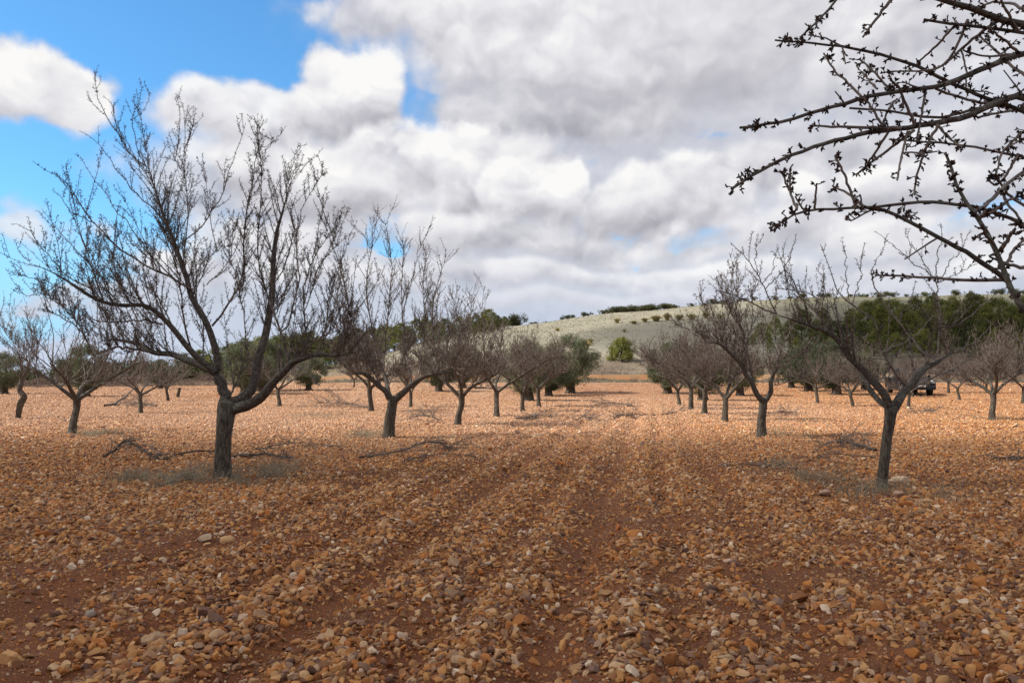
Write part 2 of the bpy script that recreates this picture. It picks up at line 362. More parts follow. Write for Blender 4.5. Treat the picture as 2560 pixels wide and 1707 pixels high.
def leafmat(name, cols, tr=.25):
    def fn(w, b):
        p = opos(w); oi = w.node('ShaderNodeObjectInfo')
        n = w.noise(p, 1.6, 4, .7); f = w.math('ADD', n, w.math('MULTIPLY', w.math('SUBTRACT', oi.outputs['Random'], .5), .30))
        c = w.ramp(f, [(.32, cols[0]), (.5, cols[1]), (.68, cols[2])])
        w.set(b.inputs['Base Color'], c)
        b.inputs['Roughness'].default_value = .7
        tl = w.node('ShaderNodeBsdfTranslucent'); w.set(tl.inputs[0], c)
        mx = w.node('ShaderNodeMixShader'); mx.inputs[0].default_value = tr
        w.l.new(b.outputs[0], mx.inputs[1]); w.l.new(tl.outputs[0], mx.inputs[2])
        w.l.new(mx.outputs[0], w.n['Material Output'].inputs[0])
    return mat(name, fn)
M_OLIVE = leafmat('olive_leaf', [(.05, .063, .032), (.105, .125, .065), (.185, .20, .115)])
M_PINE = leafmat('pine_needle', [(.045, .055, .014), (.135, .148, .033), (.26, .26, .06)])
M_OAK = leafmat('scrub_leaf', [(.04, .05, .018), (.085, .09, .035), (.13, .125, .055)])
M_ESPARTO = leafmat('esparto_blade', [(.36, .29, .12), (.52, .43, .19), (.64, .55, .28)])
M_WEED = leafmat('dry_weed', [(.20, .18, .13), (.36, .315, .22), (.58, .53, .41)])
M_WOOD = mat('tree_trunk_wood', lambda w, b: w.set(b.inputs['Base Color'], w.ramp(w.noise(opos(w), 6, 4, .6), [(.35, (.035, .028, .02)), (.65, (.12, .095, .07))])))
M_STRAW = mat('scrub_twig', lambda w, b: w.set(b.inputs['Base Color'], w.ramp(w.noise(opos(w), 2.0, 4, .7), [(.3, (.09, .06, .048)), (.7, (.25, .19, .155))])))

# ------------------------------------------------------------------ ground, road and hill (one sheet of rows, cut along shared edges)
def build_terrain():
    Ys = [0.5]
    while Ys[-1] < 3000: Ys.append(Ys[-1] * (1.0105 if Ys[-1] < 40 else 1.006 if Ys[-1] < 260 else 1.06))
    Ys = np.array(Ys)
    for e in (79.8, 85.6): Ys[np.abs(Ys - e).argmin()] = e
    u = np.concatenate([-np.geomspace(20, .76, 24)[:-1], np.linspace(-.76, .76, 560), np.geomspace(.76, 20, 24)[1:]])
    Yg, Ug = np.meshgrid(Ys, u, indexing='ij'); Xg = Yg * Ug
    Z = height(Xg, Yg); nr, nc = Xg.shape
    V = np.stack([Xg, Yg, Z], -1)
    iR0 = int(np.abs(Ys - 79.8).argmin()); iR1 = int(np.abs(Ys - 85.6).argmin()); iF = int(np.abs(Ys - 106).argmin())
    I, J = np.meshgrid(np.arange(nr - 1), np.arange(nc - 1), indexing='ij'); left = u[J] < -.25
    zone = np.where(I < iR0, 0, np.where(left & (I < iF), 0, np.where(left | (I >= iR1), 2, 1)))
    i = np.arange(nr - 1)[:, None] * nc; j = np.arange(nc - 1)[None, :]
    FA = np.stack([i + j, i + j + 1, i + nc + j + 1, i + nc + j], -1); VF = V.reshape(-1, 3)
    def sheet(name, zn, m, attrs_fn):
        f = FA[zone == zn].reshape(-1, 4); ids, inv = np.unique(f, return_inverse=True); v = VF[ids]
        mb = MB(); mb.raw(v, inv.reshape(-1, 4))
        return tag(mb.build(name, m, attrs=attrs_fn(v)), kind='structure')
    def ga(v):
        x, y = v[:, 0], v[:, 1]
        _, b = track(x, y)
        n = fbm(x*.35, y*.35, 3)
        c = sst(11, 30, y) * np.clip(.7 + .6 * n, 0, 1)
        bare = sst(50, 60, y) * sst(-4, 2, x) * (1 - sst(12, 20, x))
        c = c * (1 - .5 * b * (1 - sst(25, 40, y))) * (1 - .75 * bare)
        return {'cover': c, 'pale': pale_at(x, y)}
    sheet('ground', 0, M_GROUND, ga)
    sheet('dirt_road', 1, M_ROAD, lambda v: {'cover': np.zeros(len(v))})
    def ha(v):
        x, y, z = v.T
        grass = np.array([.30, .28, .205]); orange = np.array([.33, .155, .06]); scrub = np.array([.19, .145, .10]); dark = np.array([.12, .12, .07]); flat = np.array([.24, .17, .10])
        s = sst(-30, -17, x)[:, None]
        n = fbm(x*.3, y*.3, 3)
        hf = np.maximum(sst(87.9, 89.6, y + 3 * (n - .5)), 1 - sst(85.9, 86.7, y + 1.5 * (n - .5)))[:, None]
        pt = (sst(.5, .66, fbm(x*.22 + 3, y*.5, 3)) * .7)[:, None]; c = (orange * (1 - pt) + scrub * pt) * (1 - hf) + scrub * hf
        g = sst(104, 118, y + 14 * (fbm(x*.12, y*.12, 3) - .5))[:, None]
        c = c * (1 - g) + grass * g
        rt = (sst(38, 62, x - (y - 120) * .12) * sst(98, 112, y))[:, None]
        c = c * (1 - rt * .75) + dark * rt * .75
        c = c * s + flat * (1 - s)
        far = (sst(125, 220, y)[:, None]) * (1 - s); c = c * (1 - far) + np.array([.12, .14, .07]) * far
        return {'tint': np.concatenate([c, np.ones((len(c), 1))], 1)}
    sheet('hill', 2, M_HILL, ha)
    # the field behind the camera
    xs = np.linspace(-120, 120, 61); ys = np.linspace(-120, .5, 31)
    X, Y = np.meshgrid(xs, ys); mb = MB()
    v = np.stack([X, Y, height(X, Y)], -1).reshape(-1, 3)
    i = np.arange(30)[:, None] * 61; j = np.arange(60)[None]
    mb.raw(v, np.stack([i + j, i + j + 1, i + 62 + j, i + 61 + j], -1).reshape(-1, 4))
    o = mb.build('ground', M_GROUND, attrs={'cover': np.full(len(v), .6)}); tag(o, kind='structure')
build_terrain()

# ------------------------------------------------------------------ stones
def ico(sub):
    t = (1 + 5 ** .5) / 2
    v = np.array([(-1,t,0),(1,t,0),(-1,-t,0),(1,-t,0),(0,-1,t),(0,1,t),(0,-1,-t),(0,1,-t),(t,0,-1),(t,0,1),(-t,0,-1),(-t,0,1)], float)
    f = [(0,11,5),(0,5,1),(0,1,7),(0,7,10),(0,10,11),(1,5,9),(5,11,4),(11,10,2),(10,7,6),(7,1,8),(3,9,4),(3,4,2),(3,2,6),(3,6,8),(3,8,9),(4,9,5),(2,4,11),(6,2,10),(8,6,7),(9,8,1)]
    v = [tuple(a / np.linalg.norm(a)) for a in v]
    for _ in range(sub):
        cache = {}; nf = []
        def mid(a, b):
            k = (min(a, b), max(a, b))
            if k not in cache:
                m = (np.array(v[a]) + np.array(v[b])) / 2; v.append(tuple(m / np.linalg.norm(m))); cache[k] = len(v) - 1
            return cache[k]
        for a, b, c in f:
            ab, bc, ca = mid(a, b), mid(b, c), mid(c, a); nf += [(a, ab, ca), (b, bc, ab), (c, ca, bc), (ab, bc, ca)]
        f = nf
    return np.array(v), np.array(f)
ICO = {k: ico(k) for k in (1, 2, 3)}
def stone_geo(r, sub=2, cuts=9, angular=1.0):
    v, f = ICO[sub]; v = v.copy()
    for _ in range(cuts):
        n = r.normal(size=3); n /= np.linalg.norm(n); d = r.uniform(.36, .8)
        k = v @ n; over = np.maximum(k - d, 0); v = v - n * (over * .96 * angular)[:, None]
    ph = r.uniform(0, 9, 3)
    v = v * (1 + .06 * np.sin(v[:, 0:1] * 5 + ph[0]) * np.sin(v[:, 1:2] * 6 + ph[1]) + .03 * r.normal(size=(len(v), 1)) * .5)
    v = v * np.array([1, r.uniform(.6, .9), r.uniform(.38, .68)])
    return v / np.abs(v).max(), f
protos = bpy.data.collections.new("stone_shapes")
NS = 18
for i in range(NS):
    r = np.random.default_rng(100 + i); v, f = stone_geo(r, 2, 11 if i < 14 else 6)
    mb = MB(); mb.raw(v, f); o = mb.build('stone_shape', M_STONE, smooth=(i >= 15)); COL.objects.unlink(o); protos.objects.link(o)
def scatter():
    P = []; S = []
    bands = [(2.6, 6.5, 2000, .005, .040), (6.5, 12, 1150, .009, .039), (12, 22, 540, .013, .040), (22, 38, 220, .020, .046), (38, 62, 80, .028, .055), (62, 104, 14, .04, .08)]
    for (y0, y1, den, smin, smax) in bands:
        A = (y1**2 - y0**2) * .86 + (y1 - y0) * 5.0; n = int(A * den)
        y = np.sqrt(rng.uniform(y0**2, y1**2, n)); x = rng.uniform(-1, 1, n) * (.86 * y + 2.5)
        _, tb = track(x, y)
        cl = fbm(x * .9 + 40, y * .9 + 7, 4); cl2 = fbm(x * 2.6, y * 2.6 + 9, 2)
        lim = sst(3, 9, y)
        keep = np.clip((cl - .45) * 5 + (cl2 - .5) * 2.4 + .68 + .30 * lim, .18, 1) * (1 - .93 * tb * (1 - .6 * sst(18, 45, y)))
        big = rng.random(n) ** 2.9
        # small bits lie everywhere, bigger stones only where the gravel is
        m = (rng.random(n) < keep) | ((big < .16) & (rng.random(n) < .85))
        if y0 >= 38: m &= ~((x > -3) & (x < 15) & (rng.random(n) < .75) & (y > 52)); m &= ~((y > 79) & (x > -.25 * y))
        s = smin + (smax - smin) * big; s = np.where(rng.random(n) < .010, s * 1.9, s)
        x, y, s = x[m], y[m], s[m]
        P.append(np.stack([x, y, height(x, y) + s * rng.uniform(.0, .55, len(s))], -1)); S.append(s)
    P = np.concatenate(P); S = np.concatenate(S); n = len(P)
    print('stones', n)
    me = bpy.data.meshes.new('gravel'); me.vertices.add(n); me.vertices.foreach_set('co', P.astype(np.float32).ravel())
    rot = np.stack([rng.normal(0, .55, n), rng.normal(0, .55, n), rng.uniform(0, 2*PI, n)], -1).astype(np.float32)
    scl = (S[:, None] * np.stack([rng.uniform(.85, 1.3, n), rng.uniform(.8, 1.15, n), rng.uniform(.75, 1.35, n)], -1)).astype(np.float32)
    for k, a in (('rot', rot), ('scl', scl)): me.attributes.new(k, 'FLOAT_VECTOR', 'POINT').data.foreach_set('vector', a.ravel())
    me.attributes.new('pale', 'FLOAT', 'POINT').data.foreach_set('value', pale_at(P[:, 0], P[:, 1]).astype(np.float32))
    me.attributes.new('idx', 'INT', 'POINT').data.foreach_set('value', rng.integers(0, NS, n).astype(np.int32))
    o = bpy.data.objects.new('gravel', me); COL.objects.link(o); tag(o, 'ochre and brown angular stones covering the red soil of the orchard', 'gravel', kind='stuff')
    ng = bpy.data.node_groups.new('gravel_scatter', 'GeometryNodeTree')
    ng.interface.new_socket('Geometry', in_out='INPUT', socket_type='NodeSocketGeometry'); ng.interface.new_socket('Geometry', in_out='OUTPUT', socket_type='NodeSocketGeometry')
    N = ng.nodes; L = ng.links; gi = N.new('NodeGroupInput'); go = N.new('NodeGroupOutput')
    ci = N.new('GeometryNodeCollectionInfo'); ci.inputs['Collection'].default_value = protos; ci.inputs['Separate Children'].default_value = True; ci.inputs['Reset Children'].default_value = True
    ip = N.new('GeometryNodeInstanceOnPoints'); ip.inputs['Pick Instance'].default_value = True
    def attr(nm, ty): a = N.new('GeometryNodeInputNamedAttribute'); a.data_type = ty; a.inputs[0].default_value = nm; return a.outputs[0]
    L.new(gi.outputs[0], ip.inputs['Points']); L.new(ci.outputs[0], ip.inputs['Instance']); L.new(attr('idx', 'INT'), ip.inputs['Instance Index'])
    L.new(attr('rot', 'FLOAT_VECTOR'), ip.inputs['Rotation']); L.new(attr('scl', 'FLOAT_VECTOR'), ip.inputs['Scale']); L.new(ip.outputs[0], go.inputs[0])
    md = o.modifiers.new('scatter', 'NODES'); md.node_group = ng
scatter()
# stones that stand out
BIG = [(378, 1612, .085, (.50, .34, .20), 'large rounded tan stone at the front left, in bare red soil'),
       (1826, 1408, .062, (.58, .40, .28), 'pale squarish pinkish stone right of the tyre track in the foreground'),
       (1131, 1494, .085, (.34, .23, .14), 'flat brown slab stone in the foreground left of the tyre track'),
       (1218, 1416, .060, (.42, .33, .24), 'greyish round stone with a dark side, foreground centre'),
       (1345, 1093, .17, (.60, .43, .28), 'pale pointed rock standing alone in the middle distance between the tree rows'),
       (2247, 1206, .19, (.60, .44, .29), 'big smooth yellowish rock touching the right-hand near trunk'),
       (2249, 1243, .13, (.42, .27, .19), 'round pinkish brown rock just in front of the right-hand near trunk'),
       (2316, 1258, .11, (.52, .31, .15), 'half-buried orange rock to the right of the round pinkish rock'),
       (230, 1540, .065, (.30, .24, .19), 'grey angular stone leaning left of the large rounded tan stone'),
       (1586, 1640, .060, (.44, .29, .16), 'smooth oval ochre stone at the bottom right of the tyre track'),
       (1815, 1652, .055, (.46, .31, .17), 'smooth oval tan stone near the bottom edge on the right'),
       (515, 1352, .105, (.40, .30, .20), 'large brownish grey boulder left of the centre foreground'),
       (570, 1356, .085, (.56, .34, .16), 'long orange tan stone beside the brownish grey boulder'),
       (2540, 1069, .20, (.62, .46, .29), 'pale yellow rock with a dark underside at the right edge'),
       (20, 1655, .085, (.56, .30, .12), 'long orange stone cut by the lower left corner'),
       (2061, 1239, .12, (.40, .25, .18), 'triangular brown rock in front of the dry grass by the right trunk')]
for i, (px, py, s, c, lab) in enumerate(BIG):
    r = np.random.default_rng(500 + i); v, f = stone_geo(r, 3, 11); p = put(px, py)
    mb = MB(); mb.raw(v * s, f)
    def fn(w, b, c=c):
        q = opos(w); n = w.noise(q, 14, 5, .6); n2 = w.noise(q, 60, 4, .6)
        k = w.mix(w.map(n, .35, .65, 0, .6), (*c, 1), tuple(.5 * a + .5 * d for a, d in zip(c, (.36, .15, .06))))
        k = w.mix(w.map(n2, .5, .75, 0, .35), k, tuple(a * .4 for a in c)); w.set(b.inputs['Base Color'], k); bump(w, b, n2, .5, .01)
    o = mb.build('stone', mat('stone_face', fn), smooth=False); o.location = p + np.array([0, 0, s * .22]); o.rotation_euler = (r.normal(0, .1), r.normal(0, .1), r.uniform(0, 6))
    tag(o, lab, 'stone', 'stones that stand out of the gravel')

# ------------------------------------------------------------------ almond trees
def resample(pts, n):
    pts = np.asarray(pts, float); d = np.concatenate([[0], np.cumsum(np.linalg.norm(np.diff(pts, axis=0), axis=1))])
    t = np.linspace(0, d[-1], n); return np.stack([np.interp(t, d, pts[:, k]) for k in range(3)], -1)
def smooth(pts, n):
    pts = resample(pts, max(n, len(pts) * 3))
    for _ in range(2): pts[1:-1] = (pts[:-2] + 2 * pts[1:-1] + pts[2:]) / 4
    return resample(pts, n)
def plen(p): return np.linalg.norm(np.diff(p, axis=0), axis=1).sum()
class Grower:
    """grows side shoots, twigs and budded spurs on given branches"""
    def __init__(s, seed, mb, rmin=.0032, spur=.055, bud=.010, up=.9, detail=1.0, budn=(1, 3), sl=(.012, .05), k=4):
        s.r = np.random.default_rng(seed); s.mb = mb; s.rmin = rmin; s.spur = spur; s.bud = bud; s.up = up; s.detail = detail; s.budn = budn; s.sl = sl; s.k = k; s.l2 = 3.6
    def shoot(s, p0, d, L, n=6, wob=.12, up=.12, r0=.008):
        pts = [p0]; d = d / np.linalg.norm(d); st = L / (n - 1)
        for _ in range(n - 1):
            d = d + s.r.normal(0, wob, 3) + np.array([0, 0, up]); d /= np.linalg.norm(d); pts.append(pts[-1] + d * st)
        return np.array(pts), np.linspace(r0, s.rmin, n)
    def spurs(s, P, t0=.1, dens=1.0):
        L = plen(P); n = s.r.poisson(L / s.spur * dens * (1 - t0))
        if n == 0: return
        Q = resample(P, 30); T = np.gradient(Q, axis=0); T /= np.linalg.norm(T, axis=1, keepdims=True) + 1e-9
        for k in range(n):
            i = int((t0 + (1 - t0) * s.r.random()) * 29); t = T[i]
            a = s.r.normal(size=3); a -= a.dot(t) * t; a /= np.linalg.norm(a) + 1e-9
            d = a * .85 + t * .45 + np.array([0, 0, .15]); d /= np.linalg.norm(d)
            l = s.r.uniform(*s.sl); p = Q[i]; e = p + d * l
            s.mb.tube([p, p + d * l * .5 + s.r.normal(0, l*.06, 3), e], [s.rmin * .9, s.rmin * .8, s.rmin * .8], 3, 0)
            for q in range(s.r.integers(s.budn[0], s.budn[1] + 1)):
                bd = d * .8 + s.r.normal(0, .55, 3); bd /= np.linalg.norm(bd); bl = s.bud * s.r.uniform(.7, 1.3); b0 = p + d * l * s.r.uniform(.55, 1)
                s.mb.tube([b0, b0 + bd * bl * .45, b0 + bd * bl], [s.bud * .12, s.bud * .27, 0.0004], 4, 1)
    def dress(s, P, R, level=1, t0=.15, dens=1.0, lenf=1.0):
        """P polyline of a branch, R radii; level 1 = scaffold"""
        L = plen(P); rr = s.r
        Q = resample(P, 24); T = np.gradient(Q, axis=0); T /= np.linalg.norm(T, axis=1, keepdims=True) + 1e-9
        if level <= 1: n = rr.poisson(L * 7.5 * dens * s.detail)
        elif level == 2: n = rr.poisson(L * s.l2 * dens * s.detail)
        else: n = 0
        for k in range(n):
            tt = t0 + (1 - t0) * rr.random(); i = int(tt * 23); t = T[i]
            a = rr.normal(size=3); a[2] = abs(a[2]) * .6; a -= a.dot(t) * t; a /= np.linalg.norm(a) + 1e-9
            d = a * .75 + t * .75 + np.array([0, 0, s.up * (.6 if level == 1 else .3)]); d /= np.linalg.norm(d)
            if level <= 1: l = rr.uniform(.3, 1.35) * lenf * (1 - .4 * tt); r0 = min(R[int(tt * (len(R) - 1))] * .6, .004 + .006 * l)
            else: l = rr.uniform(.10, .55) * lenf; r0 = s.rmin * 1.25
            p, r_ = s.shoot(Q[i], d, l, 6 if level == 1 else 4, .065, .07 * s.up, max(r0, s.rmin * 1.2))
            s.mb.tube(p, r_, s.k if level == 1 else 3, 0)
            s.spurs(p, .08)
            if level == 1: s.dress(p, r_, 2, .15, dens, lenf)
        s.spurs(P, max(t0 - .1, .02), 1.0)
def trunk_mesh(mb, P, R, seed, k=20, n=26):
    """one knobbly tapering tube"""
    r = np.random.default_rng(seed); P = smooth(P, n); R = np.interp(np.linspace(0, 1, n), np.linspace(0, 1, len(R)), R)
    a = np.arange(k) * 2 * PI / k; ph = r.uniform(0, 6, 4); T = np.gradient(P, axis=0); T /= np.linalg.norm(T, axis=1, keepdims=True)
    ref = np.array([1., 0, 0]) if abs(T.mean(0)[0]) < .8 else np.array([0, 1., 0])
    V = []
    for i in range(n):
        B = np.cross(T[i], ref); B /= np.linalg.norm(B); C = np.cross(T[i], B); z = i / n
        rad = R[i] * (1 + .09 * np.sin(3 * a + ph[0] + 2 * z) + .05 * np.sin(5 * a + ph[1] - 3 * z) + .035 * np.sin(9 * a + ph[2]) + r.normal(0, .018, k))
        V.append(P[i] + rad[:, None] * (np.cos(a)[:, None] * B + np.sin(a)[:, None] * C))
    i = np.arange(n - 1)[:, None] * k; j = np.arange(k)[None]; j2 = (j + 1) % k
    mb.raw(np.concatenate(V), np.stack([i + j, i + j2, i + k + j2, i + k + j], -1).reshape(-1, 4))
    top = P[-1] + T[-1] * R[-1] * .5
    V = np.vstack([V[-1], top[None]]); mb.raw(V, np.array([[q, (q + 1) % k, k] for q in range(k)]))
def traced_tree(label, base_px, trunk_px, limbs, extra, seed, Y0, rad, zoom=None, group='almond trees', grow=None, name='almond_tree', detail=1.0, uprights=0, l2=3.6, fat=1.0):
    """limbs / extra: (points in zoom pixels, depth offset start, depth offset end, radius start, radius end)"""
    zx, zy, zs = zoom
    base = put(*base_px); Yb = base[1]
    root = empty(name, base); tag(root, label, 'tree', group)
    conv = lambda pts, d0, d1: np.array([at(zx + x / zs, zy + y / zs, Yb + d) for (x, y), d in zip(pts, np.linspace(d0, d1, len(pts)))]) - base
    mb = MB(); tp = conv(trunk_px, 0, 0); tp[0, 2] = -.12; trunk_mesh(mb, tp, rad, seed); mb.build('trunk', M_BARK, root)
    cm = MB(); G = Grower(seed, cm, detail=detail, **(grow or {})); srcs = []; G.l2 = l2
    for (pts, d0, d1, r0, r1) in limbs:
        r0 *= fat; r1 *= 1 + (fat - 1) * .6
        p = smooth(conv(pts, d0, d1), 26); wb = np.random.default_rng(seed + len(pts)).normal(0, .022, (9, 3)); wb[0] = 0; p += np.stack([np.interp(np.linspace(0, 8, 26), np.arange(9), wb[:, q]) for q in range(3)], -1); R = np.linspace(r0, r1, 26); R[-7:] *= np.linspace(1, .3, 7)
        lm = MB(); 
        if r0 > .028: trunk_mesh(lm, p, R, seed + 5, 12, 30)
        else: lm.tube(p, R, 8)
        lm.build('limb', M_LIMB, root); G.dress(p, R, 1, .35 if r0 > .04 else .15); srcs.append(p[8:])
    for e in extra:
        (pts, d0, d1, r0, r1) = e[:5]
        p = smooth(conv(pts, d0, d1), 16); wb = G.r.normal(0, .011, p.shape); wb[0] = 0; p += wb; R = np.linspace(r0, r1, 16); cm.tube(p, R, 6, 0)
        G.dress(p, R, 1, .12, *(e[5:] if len(e) > 5 else (.8, .6))); srcs.append(p)
    zmax = max(a[:, 2].max() for a in srcs) if srcs else 1; xmax = max(np.abs(a[:, 0]).max() for a in srcs) if srcs else 1
    for q in range(uprights):
        p = srcs[G.r.integers(0, len(srcs))]; i = G.r.integers(2, len(p) - 3); o = p[i] * (1, 1, 0); o = o / (np.linalg.norm(o) + .5)
        d = np.array([0, 0, 1.]) + o * G.r.uniform(0, .55) + G.r.normal(0, .22, 3) * (1, 1, 0); L = min(G.r.uniform(.7, 1.7), (zmax - p[i][2]) * .8 - .1)
        if p[i][0] > -.6: L = min(L, zmax * .74 - p[i][2])
        if L < .3 or abs(p[i][0]) > .75 * xmax: continue
        u, ur = G.shoot(p[i], d, L, 9, .05, .02, .0068); cm.tube(u, ur, 4, 0); G.dress(u, ur, 1, .1, .55, .38)
    cm.build('crown', [M_TWIG, M_BUD], root)
    return root, base
def zz(off, L): return [(x, y + off) for x, y in L]
# near left tree: points in the zoom (0..900, 150..750) x 2.613; the lower zoom is 1437 further down
D = 1437
A1_trunk = zz(D, [(1458, 1300), (1455, 1180), (1465, 1020), (1478, 900), (1485, 800)])
A1_limbs = [
    (zz(D, [(1500, 850), (1455, 740), (1425, 650), (1420, 580)]), 0, .1, .062, .05),
    (zz(D, [(1425, 590), (1425, 500), (1395, 390), (1350, 285), (1290, 180), (1235, 90)]) + [(1255, 1500), (1190, 1370), (1150, 1240), (1100, 1080), (1040, 920), (990, 790), (945, 690)], .1, .5, .04, .010),
    (zz(D, [(1410, 600), (1330, 540), (1250, 460), (1185, 390), (1120, 290), (1050, 205), (980, 165), (930, 150), (860, 178), (770, 165), (680, 148), (600, 110), (520, 50)]) + [(430, 1430), (330, 1360), (200, 1310)], 0, -1.2, .036, .009),
    (zz(D, [(1400, 600), (1310, 555), (1200, 500), (1100, 480), (1000, 470), (930, 420), (850, 390), (740, 385), (630, 395)]), .05, .9, .042, .014),
    (zz(D, [(1500, 800), (1560, 790), (1620, 760), (1650, 680), (1660, 600), (1690, 500), (1725, 430), (1740, 300), (1755, 180), (1765, 80)]) + [(1775, 1430), (1790, 1280), (1830, 1080), (1870, 900), (1900, 750)], .05, .6, .058, .009),
    (zz(D, [(1500, 850), (1580, 815), (1650, 795), (1720, 740), (1800, 665), (1860, 590), (1905, 525), (1990, 495), (2100, 480), (2200, 500), (2330, 490)]), 0, -.7, .062, .016)]
